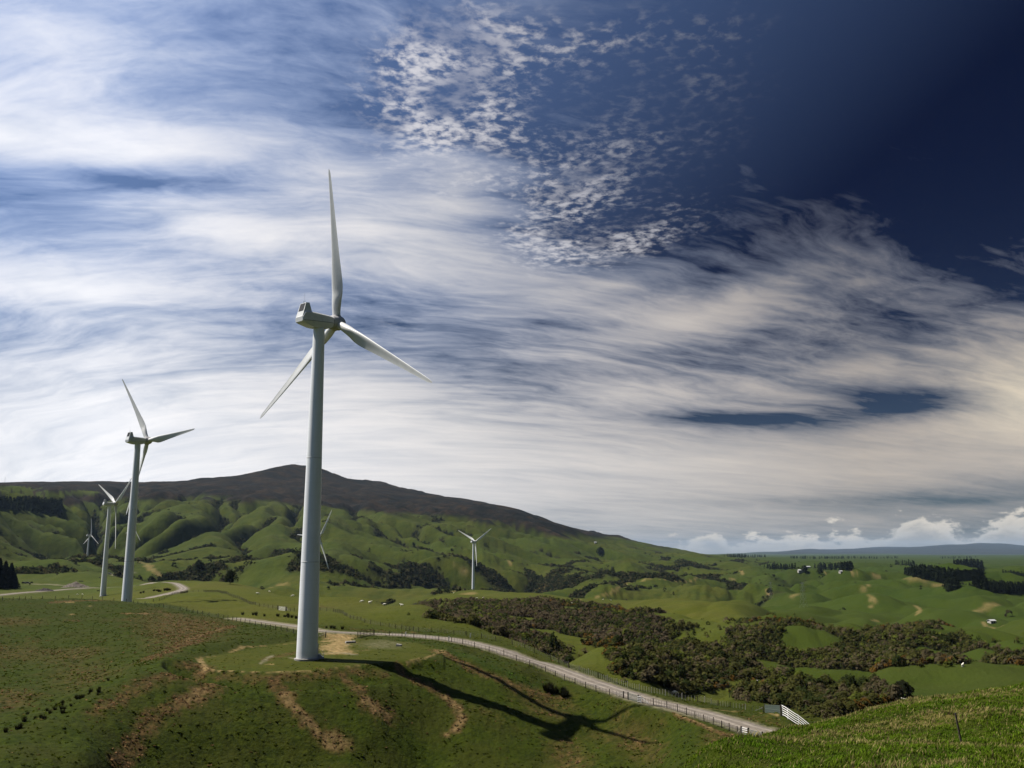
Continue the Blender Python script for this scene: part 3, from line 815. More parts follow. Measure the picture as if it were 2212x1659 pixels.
# -- the turbine mound
stroke(BROWN, [(424, 1428), (371, 1450), (304, 1479), (212, 1532)], 2.6, 0.7, 130, 185)
stroke(BROWN, [(461, 1474), (430, 1500), (397, 1516)], 3.6, 1.0, 130, 185); stroke(CLAY, [(440, 1490), (397, 1515)], 1.6, 0.25, 130, 185)
stroke(BROWN, [(397, 1516), (331, 1551), (286, 1617), (251, 1657)], 2.4, 0.9, 130, 185)
stroke(CLAY, [(437, 1446), (463, 1448), (520, 1450), (585, 1453), (671, 1448.5)], 0.45, 0.75, 165, 200, 0.4)
stroke(CLAY, [(671, 1448), (724, 1442), (793, 1434)], 0.35, 0.35, 165, 200); stroke(CLAY, [(883, 1429), (915, 1422), (936, 1415), (955, 1404)], 0.8, 0.45, 165, 230)
stroke(CLAY, [(428, 1422), (440, 1436), (447, 1446)], 1.0, 0.65, 165, 215)
stroke(CLAY, [(428, 1421), (470, 1417)], 0.5, 0.35, 165, 215)
stroke(BROWN, [(405, 1437), (440, 1440), (440, 1452)], 3.0, 1.0, 165, 215)
stroke(CLAY, [(497, 1409), (526, 1397), (573, 1395)], 0.9, 0.65, 175, 235)
stroke(CLAY, [(542, 1435), (590, 1435)], 0.3, 0.5, 165, 215)
stroke(GRAVEL, [(563, 1433), (575, 1424), (589, 1416)], 0.7, 0.8, 165, 215); stroke(BROWN, [(575, 1424), (640, 1410)], 2.4, 0.6, 165, 220)
stroke(CLAY, [(600, 1393), (650, 1388)], 0.5, 0.4, 165, 250)
stroke(BROWN, [(480, 1462), (560, 1464), (660, 1462), (760, 1452), (830, 1440)], 2.0, 0.62, 160, 190)
stroke(BROWN, [(592, 1466), (613, 1503), (645, 1538), (671, 1564), (698, 1588)], 2.1, 1.0, 130, 185)
stroke(CLAY, [(611, 1500), (645, 1538), (671, 1564), (690, 1580)], 1.2, 0.33, 130, 185)
stroke(BROWN, [(700, 1592), (735, 1605)], 2.8, 1.0, 130, 185); stroke(CLAY, [(706, 1600), (740, 1606)], 1.8, 0.36, 130, 185)
stroke(BROWN, [(740, 1458), (759, 1482), (785, 1508), (809, 1530)], 1.7, 0.9, 130, 190)
stroke(BROWN, [(800, 1525), (838, 1545)], 3.2, 1.0, 130, 190); stroke(CLAY, [(790, 1512), (812, 1535), (838, 1545)], 1.2, 0.32, 130, 190)
stroke(BROWN, [(858, 1444), (900, 1470), (952, 1502), (981, 1516), (999, 1549), (988, 1572), (965, 1585)], 1.6, 1.0, 130, 200)
stroke(CLAY, [(952, 1502), (981, 1516), (999, 1549), (988, 1572), (965, 1585)], 0.9, 0.36, 130, 200)
stroke(BROWN, [(938, 1404), (970, 1417), (1015, 1440), (1048, 1458), (1104, 1478), (1150, 1492), (1216, 1507)], 2.0, 0.95, 150, 240)
stroke(CLAY, [(938, 1404), (962, 1410)], 1.2, 0.35, 150, 240); stroke(CLAY, [(1040, 1455), (1104, 1479)], 0.8, 0.25, 150, 240)
patch(BROWN, [(1108, 1490), (1180, 1490), (1240, 1512), (1246, 1560), (1180, 1556), (1126, 1530)], 0.62, 150, 230, 4)
patch(BROWN, [(1000, 1530), (1060, 1520), (1110, 1545), (1080, 1570)], 0.4, 140, 220, 4)
patch(BROWN, [(1334, 1526), (1366, 1528), (1360, 1556), (1332, 1556)], 0.85, 150, 200, 2)
patch(BROWN, [(1286, 1582), (1340, 1566), (1418, 1568), (1428, 1640), (1380, 1640), (1340, 1612)], 0.8, 140, 190, 3)
patch(BROWN, [(1180, 1600), (1240, 1590), (1268, 1620), (1275, 1670), (1200, 1670)], 0.72, 135, 190, 3)
stroke(BROWN, [(1458, 1541), (1500, 1560), (1537, 1576), (1590, 1592)], 1.0, 0.95, 140, 190); stroke(CLAY, [(1458, 1541), (1500, 1558), (1537, 1574)], 0.35, 0.35, 140, 190)
patch(BROWN, [(1520, 1585), (1600, 1592), (1590, 1622), (1530, 1606)], 0.9, 120, 185, 2)
patch(BROWN, [(700, 1625), (780, 1622), (900, 1640), (860, 1665), (720, 1665)], 0.6, 130, 160, 3)
patch(BROWN, [(960, 1640), (1060, 1630), (1090, 1650), (1000, 1665)], 0.3, 130, 160, 3)
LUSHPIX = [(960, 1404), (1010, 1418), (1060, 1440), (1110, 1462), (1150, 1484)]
LUSH_DIM = np.maximum(LUSH_DIM, 0.9 * plain * smooth(420, 700, GR))  # right-hand land dimmed here and below: lens and filter falloff put into colour
LUSH_DIM = np.maximum(LUSH_DIM, 0.9 * smooth(radians(12), radians(16), GA) * smooth(205, 250, GR))
stroke(LUSH_DIM, LUSHPIX, 2.6, 1.0, 150, 240)
stroke(GRAVEL, [(630, 1421), (650, 1425), (676, 1425), (694, 1420)], 0.7, 0.8, 170, 230)
stroke(CLAY, [(738, 1372), (724, 1379), (733, 1388), (722, 1397), (712, 1403)], 5.0, 1.0, 170, 300, 0.5)
patch(CLAY, [(698, 1366), (730, 1370), (772, 1373), (750, 1385), (746, 1396), (770, 1414), (735, 1413), (700, 1414), (714, 1396), (722, 1386), (706, 1374)], 1.0, 170, 300, 1.2)
stroke(CLAY, [(700, 1395), (725, 1400), (745, 1413)], 1.6, 0.55, 170, 300); stroke(GRAVEL, [(700, 1412), (740, 1410), (765, 1414)], 1.0, 0.7, 170, 300)
stroke(GRAVEL, [(750, 1392), (757, 1388), (765, 1384)], 0.5, 1.0, 170, 300)
patch(GRAVEL, [(770, 1390), (820, 1381), (868, 1388), (860, 1401), (800, 1402)], 0.42, 170, 300, 3)
stroke(CLAY, [(764, 1407), (800, 1404)], 0.6, 0.4, 170, 300); stroke(CLAY, [(800, 1397), (815, 1396)], 0.7, 0.5, 170, 300)
stroke(BROWN, [(760, 1358), (820, 1362), (900, 1368)], 1.6, 0.7, 200, 330); stroke(BROWN, [(640, 1305), (700, 1312)], 6, 0.35, 280, 420)
stroke(CLAY, [(1500, 1531), (1560, 1534), (1600, 1537)], 0.8, 0.5, 150, 220); stroke(CLAY, [(1645, 1540), (1680, 1546)], 0.6, 0.6, 150, 220)
patch(BROWN, [(1560, 1540), (1640, 1545), (1680, 1552), (1700, 1572), (1640, 1562)], 0.5, 150, 200, 2)

wash = smooth(0.10, 0.75, fbm(NX / 26, NY / 34, 3, 141) + 0.35 * brk - 0.1) * (0.06 + 0.30 * (1 - smooth(az_tan(180, 1500)[0], az_tan(420, 1400)[0], GA[ni] - 0.0016 * (GR[ni] - 230))))
BROWN[ni] = np.maximum(BROWN[ni], wash * (GR[ni] < 330))
# -- far slips and farm tracks on the hills
fm = (GR > 420) & (GR < 9000) & (np.abs(GA) < radians(34))
fi = np.where(fm)
FX, FY = GX[fi], GY[fi]


def scar(F, pix, half, amp, rmin=420, rmax=9000):
    P = path(pix, rmin, rmax)
    if len(P) == 1:
        P = P + [P[0] + Vector((half, 0, 0))]
    d = np.full(FX.shape, 1e9)
    for p, q in zip(P[:-1], P[1:]):
        if (q - p).length < 320:
            d = np.minimum(d, seg_dist([p, q], FX, FY)[0])
    d = np.minimum(d, np.hypot(FX - P[0].x, FY - P[0].y))
    half = half * 0.55
    w = 1 - smooth(half * 0.3, half * 1.6, d + half * 0.9 * pnoise(FX / (half * 2.5), FY / (half * 2.5), 88))
    F[fi] = np.maximum(F[fi], w * amp)


for s in [([(981, 1226), (995, 1228), (1004, 1234)], 9), ([(848, 1275), (1, 1)], 0), ([(954, 1279), (985, 1277)], 7), ([(1006, 1282), (1024, 1283)], 14), ([(303, 1214), (318, 1220), (330, 1232), (345, 1243)], 9), ([(95, 1205), (70, 1222)], 5),
          ([(584, 1269), (600, 1266), (622, 1261)], 7), ([(632, 1226), (640, 1226)], 8), ([(1100, 1212), (1104, 1220)], 7), ([(1000, 1180), (1004, 1181)], 0), ([(1150, 1278), (1166, 1272), (1176, 1266)], 6),
          ([(1250, 1296), (1285, 1293), (1310, 1284), (1335, 1271), (1352, 1260), (1390, 1253), (1420, 1252)], 5), ([(1420, 1252), (1500, 1253), (1560, 1254), (1600, 1251)], 3), ([(1598, 1232), (1604, 1240)], 5),
          ([(1656, 1276), (1663, 1284)], 6), ([(1880, 1287), (1890, 1300), (1880, 1310)], 6), ([(1874, 1267), (1876, 1263)], 5), ([(1716, 1287), (1719, 1284)], 8), ([(1862, 1268), (1866, 1274)], 7), ([(1976, 1308), (1988, 1317), (1984, 1325)], 4),
          ([(1960, 1250), (1995, 1255), (2030, 1264)], 9), ([(1780, 1233), (1840, 1237), (1900, 1245), (1960, 1250)], 4), ([(2112, 1318), (2150, 1305)], 8), ([(1806, 1214), (1850, 1216)], 22), ([(2180, 1206), (2210, 1208)], 30), ([(1273, 1396), (1278, 1399)], 3.5),
          ([(1338, 1378), (1342, 1382)], 2.5), ([(2125, 1344), (2165, 1352)], 3), ([(1885, 1341), (1900, 1341)], 4), ([(2200, 1461), (2236, 1462)], 1)]:
    if s[1] > 0:
        scar(CLAY, s[0], s[1], 0.42)
d, _ = seg_dist(road, GX, GY); GRAVEL = np.maximum(GRAVEL, 1 - smooth(2.6, 4.4, d + 0.5 * pnoise(GX / 1.5, GY / 1.5, 91)))
for tr, hw in ((TRACK_B, 3.2), (TRACK_C, 5), (TRACK_D, 4), (TRACK_E, 4)):
    d, _ = seg_dist(tr, GX, GY); GRAVEL = np.maximum(GRAVEL, (1 - smooth(hw * 0.7, hw * 1.6, d + 0.8 * pnoise(GX / 5, GY / 5, 92))) * 0.8)
# general greens: lighter on far hills and fields; close by browner, with dim light painted in
FIELD = smooth(235, 330, GR + 45 * smooth(radians(-6), radians(2), GA)) * (1 - smooth(900, 2200, GR) * 0.35)
leftw = 1 - smooth(az_tan(560, 1380)[0], az_tan(680, 1380)[0], GA)
FIELD = FIELD * (1 - leftw) + leftw * smooth(0, 24, GR - np.interp(GA, [az_tan(u, 1300)[0] for u in (-200, 0, 200, 290, 430, 560, 663)], [430, 430, 430, 420, 328, 282, 250])) * (1 - smooth(900, 2200, GR) * 0.35)
FIELD = np.maximum(FIELD, 0.55 * PADM)  # pad lightened too: the sun falling on it is put into its colour
STRAW = (GR < 75) * smooth(0.05, 0.5, np.sin((GX * 0.42 + GY * 0.9) * 0.85 + 2.2 * pnoise(GX / 9, GY / 9, 95)) * 0.55 + 0.6 * pnoise(GX / 5, GY / 5, 96))


# ================================================================== helpers for objects
def tag(o, label=None, cat=None, group=None, kind=None):
    if label: o['label'] = label
    if cat: o['category'] = cat
    if group: o['group'] = group
    if kind: o['kind'] = kind
    return o


def mesh_obj(name, verts, faces, mat=None, parent=None, smooth_sh=False, attrs=None, mats=None, fmat=None):
    me = bpy.data.meshes.new(name)
    if isinstance(verts, np.ndarray) and isinstance(faces, np.ndarray):
        nv, nf, k = len(verts), len(faces), faces.shape[1]
        me.vertices.add(nv); me.vertices.foreach_set('co', verts.astype(np.float32).ravel())
        me.loops.add(nf * k); me.loops.foreach_set('vertex_index', faces.astype(np.int32).ravel())
        me.polygons.add(nf)
        me.polygons.foreach_set('loop_start', np.arange(0, nf * k, k, dtype=np.int32))
        me.update(calc_edges=True)
    else:
        me.from_pydata([tuple(v) for v in verts], [], [tuple(f) for f in faces])
        me.update()
    if attrs:
        for an, arr in attrs.items():
            a = me.attributes.new(an, 'FLOAT_COLOR', 'POINT')
            buf = np.ones((len(arr), 4), np.float32); buf[:, :3] = arr
            a.data.foreach_set('color', buf.ravel())
    for m in (mats or ([mat] if mat else [])):
        me.materials.append(m)
    if fmat is not None:
        me.polygons.foreach_set('material_index', np.asarray(fmat, np.int32))
    if smooth_sh:
        me.polygons.foreach_set('use_smooth', np.ones(len(me.polygons), bool))
    o = bpy.data.objects.new(name, me)
    COL.objects.link(o)
    if parent:
        o.parent = parent
    return o


def empty(name, loc, rz=0.0):
    o = bpy.data.objects.new(name, None)
    COL.objects.link(o)
    o.location = loc
    o.rotation_euler = (0, 0, rz)
    o.empty_display_size = 0.5
    return o


def material(name):
    m = bpy.data.materials.new(name)
    m.use_nodes = True
    m.node_tree.nodes.clear()
    t = NT(m.node_tree)
    out = t.new('ShaderNodeOutputMaterial')
    b = t.new('ShaderNodeBsdfPrincipled')
    t.link(b.outputs[0], out.inputs[0])
    b.inputs['Roughness'].default_value = 0.9
    b.inputs['Specular IOR Level'].default_value = 0.25
    return m, t, b


# ------------------------------------------------------------------ ground material
def ground_material():
    m, t, b = material('pasture_ground')
    tc = t.new('ShaderNodeTexCoord')
    O = tc.outputs['Object']
    at1 = t.new('ShaderNodeAttribute', attribute_name='cover_a'); at2 = t.new('ShaderNodeAttribute', attribute_name='cover_b'); at3 = t.new('ShaderNodeAttribute', attribute_name='cover_c')
    s1 = t.new('ShaderNodeSeparateColor'); t.link(at1.outputs['Color'], s1.inputs[0])
    s2 = t.new('ShaderNodeSeparateColor'); t.link(at2.outputs['Color'], s2.inputs[0])
    s3 = t.new('ShaderNodeSeparateColor'); t.link(at3.outputs['Color'], s3.inputs[0])
    bush, brown, clay = s1.outputs; lush_dim, mount, gravel = s2.outputs; field, straw, gully = s3.outputs
    ln = t.new('ShaderNodeVectorMath', operation='LENGTH'); t.link(O, ln.inputs[0])
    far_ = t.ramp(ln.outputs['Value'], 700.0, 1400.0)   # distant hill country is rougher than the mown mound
    nA = t.noise(O, 0.9, 5, 0.7); nB = t.noise(O, 0.12, 4, 0.6); nC = t.noise(O, 0.011, 4, 0.55); nD = t.noise(O, 0.0028, 4, 0.6)
    near = t.mix(t.ramp(nA, 0.36, 0.64), (0.022, 0.036, 0.002), (0.044, 0.063, 0.0028))
    near = t.mix(t.ramp(nB, 0.35, 0.68, 0, 0.55), near, (0.046, 0.048, 0.008))
    fcol = t.mix(t.ramp(nB, 0.3, 0.7), (0.074, 0.086, 0.007), (0.098, 0.104, 0.010))
    fcol = t.mix(t.ramp(nC, 0.4, 0.66, 0, 0.55), fcol, (0.112, 0.100, 0.024))
    fcol = t.mix(t.ramp(nD, 0.42, 0.6, 0, 0.6), fcol, (0.066, 0.096, 0.014))
    fcol = t.mix(t.ramp(nA, 0.3, 0.7, 0.35, 0.0), fcol, (0.030, 0.042, 0.008))
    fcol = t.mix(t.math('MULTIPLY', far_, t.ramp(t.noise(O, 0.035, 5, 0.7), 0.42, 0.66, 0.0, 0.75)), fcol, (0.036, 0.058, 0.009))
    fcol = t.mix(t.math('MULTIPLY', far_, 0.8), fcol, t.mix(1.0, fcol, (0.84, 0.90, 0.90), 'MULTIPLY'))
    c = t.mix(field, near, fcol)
    c = t.mix(t.math('MULTIPLY', lush_dim, 0.72), c, (0.031, 0.056, 0.007))  # deeper green carries the painted dimming on the right and the lush strip
    br = t.mix(t.ramp(nA, 0.35, 0.62), (0.048, 0.034, 0.014), (0.155, 0.092, 0.046))
    c = t.mix(t.math('MULTIPLY', brown, 0.92), c, br)
    c = t.mix(t.math('MULTIPLY', straw, t.ramp(nA, 0.4, 0.6)), c, (0.15, 0.125, 0.045))
    gl = t.mix(t.ramp(nB, 0.35, 0.65), (0.013, 0.016, 0.007), (0.040, 0.040, 0.019))
    c = t.mix(gully, c, gl)
    bu = t.mix(t.ramp(nA, 0.3, 0.7), (0.012, 0.013, 0.005), (0.034, 0.033, 0.014))
    c = t.mix(bush, c, bu)
    mo = t.mix(t.ramp(nC, 0.36, 0.66), (0.006, 0.006, 0.005), (0.038, 0.024, 0.016))
    mo = t.mix(t.ramp(t.noise(O, 0.03, 5, 0.7), 0.42, 0.6, 0, 0.8), mo, (0.006, 0.007, 0.005))
    c = t.mix(mount, c, mo)
    cl = t.mix(t.ramp(nA, 0.3, 0.7), (0.22, 0.14, 0.075), (0.50, 0.36, 0.21))
    c = t.mix(clay, c, cl)
    gr = t.mix(t.ramp(nA, 0.3, 0.7), (0.15, 0.135, 0.11), (0.30, 0.27, 0.22))
    c = t.mix(gravel, c, gr)
    c = t.mix(1.0, c, (0.66, 0.65, 0.50), 'MULTIPLY')
    t.link(c, b.inputs['Base Color'])
    b.inputs['Roughness'].default_value = 1.0
    b.inputs['Specular IOR Level'].default_value = 0.08
    bp = t.new('ShaderNodeBump')
    bp.inputs['Strength'].default_value = 0.9
    bp.inputs['Distance'].default_value = 0.35
    t.link(t.noise(O, 1.6, 4, 0.7), bp.inputs['Height'])
    bp2 = t.new('ShaderNodeBump')
    bp2.inputs['Strength'].default_value = 0.55
    bp2.inputs['Distance'].default_value = 6.0
    t.link(t.noise(O, 0.05, 5, 0.65), bp2.inputs['Height'])
    t.link(t.ramp(t.math('MAXIMUM', mount, t.math('MULTIPLY', far_, 0.55)), 0.0, 1.0, 0.12, 0.9), bp2.inputs['Strength'])
    t.link(bp2.outputs[0], bp.inputs['Normal'])
    t.link(bp.outputs[0], b.inputs['Normal'])
    return m


def build_terrain():
    v = np.stack([GX, GY, GZ], -1).reshape(-1, 3)
    I, J = np.meshgrid(np.arange(NA - 1), np.arange(NR - 1), indexing='ij')
    q = np.stack([I * NR + J, (I + 1) * NR + J, (I + 1) * NR + J + 1, I * NR + J + 1], -1).reshape(-1, 4)
    # close the ring behind the camera
    j = np.arange(NR - 1)
    q2 = np.stack([(NA - 1) * NR + j, j, j + 1, (NA - 1) * NR + j + 1], -1)
    q = np.concatenate([q, q2])[:, ::-1]
    A = np.stack([BUSH, np.clip(BROWN, 0, 1), np.clip(CLAY, 0, 1)], -1).reshape(-1, 3)
    B = np.stack([LUSH_DIM, MOUNT, np.clip(GRAVEL, 0, 1)], -1).reshape(-1, 3)
    damp = 0.62 * smooth(0.15, 0.85, GULLY + 0.35 * gn) * (GR > 800)
    Cc = np.stack([FIELD, np.clip(STRAW, 0, 1), np.clip(np.maximum(GB, damp), 0, 1)], -1).reshape(-1, 3)
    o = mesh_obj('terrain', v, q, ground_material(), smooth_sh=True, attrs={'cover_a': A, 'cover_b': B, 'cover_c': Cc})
    tag(o, kind='structure')
    return o


terrain = build_terrain()


def road_strip(name, P, half, mat, lift=0.05, step=1.2):
    P = resample(P, step)
    vs, fs = [], []
    n = len(P); K = 8
    for i, p in enumerate(P):
        d = (P[min(i + 1, n - 1)] - P[max(i - 1, 0)]); d.z = 0; d.normalize()
        nrm = Vector((-d.y, d.x, 0))
        hw_ = half * (0.48 if p.x < -32 and name == 'gravel_road' else 1.0)
        wl = hw_ * (1 + 0.14 * float(pnoise(np.array([p.x / 3.1]), np.array([p.y / 3.1]), 151)[0]) + 0.06 * math.sin(i * 0.9) + 0.06 * math.sin(i * 2.3 + 1)); wr = hw_ * (1 + 0.14 * float(pnoise(np.array([p.x / 2.7 + 9]), np.array([p.y / 2.7]), 152)[0]) + 0.06 * math.sin(i * 0.7 + 2))
        for k in range(K + 1):
            s = -1 + 2 * k / K
            q = p + nrm * (s * (wl if s < 0 else wr))
            z = max(zat(q.x, q.y), zat(q.x + 0.3, q.y), zat(q.x, q.y + 0.3)) if abs(s) > 0.99 else zat(q.x, q.y)
            vs.append((q.x, q.y, z + lift + 0.10 * (1 - s * s)))
        if i:
            for k in range(K):
                a = (i - 1) * (K + 1) + k
                fs.append((a, a + 1, a + K + 2, a + K + 1))
    fs = [f[::-1] for f in fs]
    o = mesh_obj(name, vs, fs, mat, smooth_sh=True)
    me = o.data
    uv = me.uv_layers.new(name='UVMap')
    for li, l in enumerate(me.loops):
        vi = l.vertex_index
        uv.data[li].uv = ((vi % (K + 1)) / K, (vi // (K + 1)) * step)
    tag(o, kind='structure')
    return o


def gravel_material():
    m, t, b = material('road_gravel')
    tc = t.new('ShaderNodeTexCoord')
    sp = t.new('ShaderNodeSeparateXYZ'); t.link(tc.outputs['UV'], sp.inputs[0])
    x = sp.outputs[0]
    lane = t.math('ABSOLUTE', t.math('SUBTRACT', t.math('ABSOLUTE', t.math('SUBTRACT', x, 0.5)), 0.2))
    wheel = t.ramp(lane, 0.02, 0.13, 1.0, 0.0)
    n1 = t.noise(tc.outputs['Object'], 1.4, 5, 0.7); n2 = t.noise(tc.outputs['Object'], 0.25, 3, 0.6)
    c = t.mix(t.ramp(n1, 0.35, 0.65), (0.098, 0.080, 0.062), (0.178, 0.150, 0.118))
    c = t.mix(t.math('MULTIPLY', wheel, t.ramp(n2, 0.35, 0.6, 0.3, 0.8)), c, (0.27, 0.23, 0.185))
    c = t.mix(t.ramp(n2, 0.55, 0.75, 0, 0.5), c, (0.10, 0.092, 0.08))
    edge = t.ramp(t.math('ABSOLUTE', t.math('SUBTRACT', x, 0.5)), 0.38, 0.5)
    c = t.mix(t.math('MULTIPLY', edge, t.ramp(n1, 0.45, 0.6)), c, (0.07, 0.07, 0.03))
    t.link(c, b.inputs['Base Color'])
    bp = t.new('ShaderNodeBump'); bp.inputs['Strength'].default_value = 0.4; bp.inputs['Distance'].default_value = 0.1
    t.link(n1, bp.inputs['Height']); t.link(bp.outputs[0], b.inputs['Normal'])
    return m


GRAVEL_M = gravel_material()
road_strip('gravel_road', road, 2.6, GRAVEL_M)
road_strip('gravel_track', TRACK_B, 2.6, GRAVEL_M, 0.08, 6)
road_strip('gravel_track', TRACK_C, 4.2, GRAVEL_M, 0.12, 10)


# ================================================================== MATERIALS FOR OBJECTS
def simple(name, col, rough=0.6, spec=0.4, var=0.0, scale=3.0, bump=0.0):
    m, t, b = material(name)
    tc = t.new('ShaderNodeTexCoord')
    n = t.noise(tc.outputs['Object'], scale, 4, 0.6)
    lo = tuple(c * (1 - var) for c in col); hi = tuple(min(1, c * (1 + var)) for c in col)
    t.link(t.mix(t.ramp(n, 0.3, 0.7), lo, hi), b.inputs['Base Color'])
    b.inputs['Roughness'].default_value = rough
    b.inputs['Specular IOR Level'].default_value = spec
    if bump:
        bp = t.new('ShaderNodeBump'); bp.inputs['Strength'].default_value = bump; bp.inputs['Distance'].default_value = 0.05
        t.link(n, bp.inputs['Height']); t.link(bp.outputs[0], b.inputs['Normal'])
    return m


def tower_paint():
    m, t, b = material('tower_paint')
    tc = t.new('ShaderNodeTexCoord')
    sp = t.new('ShaderNodeSeparateXYZ'); t.link(tc.outputs['Object'], sp.inputs[0])
    n = t.noise(t.mapping(tc.outputs['Object'], sca=(1, 1, 0.12)), 1.3, 4, 0.6)
    c = t.mix(t.ramp(n, 0.3, 0.72), (0.77, 0.78, 0.78), (0.83, 0.84, 0.84))
    # welded plate joints every 2.8 m
    f = t.math('FRACT', t.math('DIVIDE', sp.outputs[2], 2.83))
    seam = t.ramp(t.math('ABSOLUTE', t.math('SUBTRACT', f, 0.5)), 0.0, 0.022, 1.0, 0.0)
    c = t.mix(t.math('MULTIPLY', seam, 0.16), c, (0.42, 0.42, 0.40))
    # rain streaks and dust near the foot
    dirt = t.math('MULTIPLY', t.ramp(sp.outputs[2], 0.0, 3.0, 1.0, 0.0), t.noise(tc.outputs['Object'], 1.0, 4, 0.7))
    c = t.mix(t.math('MULTIPLY', dirt, 0.35), c, (0.35, 0.30, 0.22))
    t.link(c, b.inputs['Base Color'])
    b.inputs['Roughness'].default_value = 0.42
    b.inputs['Specular IOR Level'].default_value = 0.4
    bp = t.new('ShaderNodeBump'); bp.inputs['Strength'].default_value = 0.25; bp.inputs['Distance'].default_value = 0.03
    t.link(seam, bp.inputs['Height']); t.link(bp.outputs[0], b.inputs['Normal'])
    return m


M_TOWER = tower_paint()
M_BLADE = simple('blade_gelcoat', (0.66, 0.655, 0.63), 0.45, 0.35, 0.05, 0.5)
M_NAC = simple('nacelle_paint', (0.66, 0.665, 0.65), 0.5, 0.35, 0.07, 0.7)
M_HUB = simple('hub_casting', (0.42, 0.41, 0.40), 0.5, 0.4, 0.12, 1.5)
M_RING = simple('flange_metal', (0.62, 0.62, 0.61), 0.5, 0.4, 0.1, 3)
M_BLACK = simple('cooler_black', (0.012, 0.012, 0.013), 0.6, 0.3, 0.2, 4)
M_GASK = simple('dark_gap', (0.05, 0.05, 0.05), 0.8, 0.2, 0.1, 4)
M_STEEL = simple('galvanised_steel', (0.38, 0.40, 0.41), 0.45, 0.5, 0.12, 6)
M_CONC = simple('concrete', (0.27, 0.25, 0.22), 0.9, 0.2, 0.15, 2.5)
M_WOOD = simple('weathered_post', (0.060, 0.050, 0.040), 0.95, 0.1, 0.35, 9, 0.4)
M_PALEWOOD = simple('pale_post', (0.30, 0.28, 0.235), 0.9, 0.15, 0.2, 9, 0.3)
M_WHITEWOOD = simple('white_painted_rail', (0.72, 0.70, 0.66), 0.7, 0.25, 0.06, 7)
M_WIRE = simple('fence_wire', (0.15, 0.145, 0.135), 0.5, 0.5, 0.1, 5)
M_MESH = simple('green_gate_tube', (0.10, 0.125, 0.10), 0.5, 0.4, 0.1, 5)
M_PYLON = simple('dull_lattice_steel', (0.13, 0.14, 0.13), 0.7, 0.3, 0.1, 4)
M_PLASTIC = simple('marker_white', (0.78, 0.78, 0.76), 0.5, 0.4, 0.04, 5)
M_WOOL = simple('sheep_wool', (0.66, 0.62, 0.52), 1.0, 0.05, 0.15, 10, 0.8)
M_FACE = simple('sheep_face', (0.45, 0.40, 0.33), 0.9, 0.1, 0.15, 12)
M_HIDE = simple('cattle_hide', (0.014, 0.012, 0.011), 0.8, 0.2, 0.3, 4)
M_ROOF = simple('pale_iron_roof', (0.40, 0.40, 0.39), 0.45, 0.4, 0.08, 0.8)
M_WALL = simple('farm_wall', (0.36, 0.34, 0.30), 0.8, 0.2, 0.12, 0.7)
M_CARP = simple('white_car_paint', (0.75, 0.76, 0.77), 0.25, 0.5, 0.02, 2)
M_DCAR = simple('dark_car_paint', (0.03, 0.03, 0.035), 0.3, 0.5, 0.05, 2)
M_GLASS = simple('car_glass', (0.02, 0.025, 0.03), 0.08, 0.6, 0.05, 2)
M_TYRE = simple('tyre', (0.02, 0.02, 0.02), 0.8, 0.2, 0.1, 5)
M_HEAP = simple('spoil_heap', (0.115, 0.098, 0.08), 1.0, 0.1, 0.4, 1.0, 0.6)


# ================================================================== WIND TURBINES
def lathe(prof, seg=64):
    vs, fs = [], []
    for r, z in prof:
        for k in range(seg):
            a = 2 * pi * k / seg
            vs.append((r * cos(a), r * sin(a), z))
    for i in range(len(prof) - 1):
        for k in range(seg):
            a, b = i * seg + k, i * seg + (k + 1) % seg
            fs.append((a, b, b + seg, a + seg))
    fs.append(tuple(range(seg))[::-1]); n = (len(prof) - 1) * seg
    fs.append(tuple(range(n, n + seg)))
    return vs, fs


def box(x0, x1, y0, y1, z0, z1):
    vs = [(x0, y0, z0), (x1, y0, z0), (x1, y1, z0), (x0, y1, z0), (x0, y0, z1), (x1, y0, z1), (x1, y1, z1), (x0, y1, z1)]
    fs = [(0, 3, 2, 1), (4, 5, 6, 7), (0, 1, 5, 4), (1, 2, 6, 5), (2, 3, 7, 6), (3, 0, 4, 7)]
    return vs, fs


def join(*parts):
    vs, fs = [], []
    for v, f in parts:
        o = len(vs); vs += list(v); fs += [tuple(i + o for i in q) for q in f]
    return vs, fs


def bar(a, b, r, seg=6, r2=None):
    a, b = Vector(a), Vector(b); d = (b - a)
    if d.length < 1e-6:
        d = Vector((0, 0, 1e-3))
    d.normalize()
    s = d.orthogonal().normalized(); t_ = d.cross(s)
    r2 = r if r2 is None else r2
    vs = []
    for p, q in ((a, r), (b, r2)):
        for k in range(seg):
            an = 2 * pi * k / seg + pi / seg
            vs.append(tuple(p + s * (q * cos(an)) + t_ * (q * sin(an))))
    fs = [(k, (k + 1) % seg, seg + (k + 1) % seg, seg + k) for k in range(seg)] + [tuple(range(seg))[::-1], tuple(range(seg, 2 * seg))]
    return vs, fs


def autosmooth(o, ang=35):
    me = o.data
    me.polygons.foreach_set('use_smooth', np.ones(len(me.polygons), bool))
    try:
        me.set_sharp_from_angle(angle=radians(ang))
    except Exception:
        pass
    return o


TH = 70.0
ZN = TH            # rotor axis height


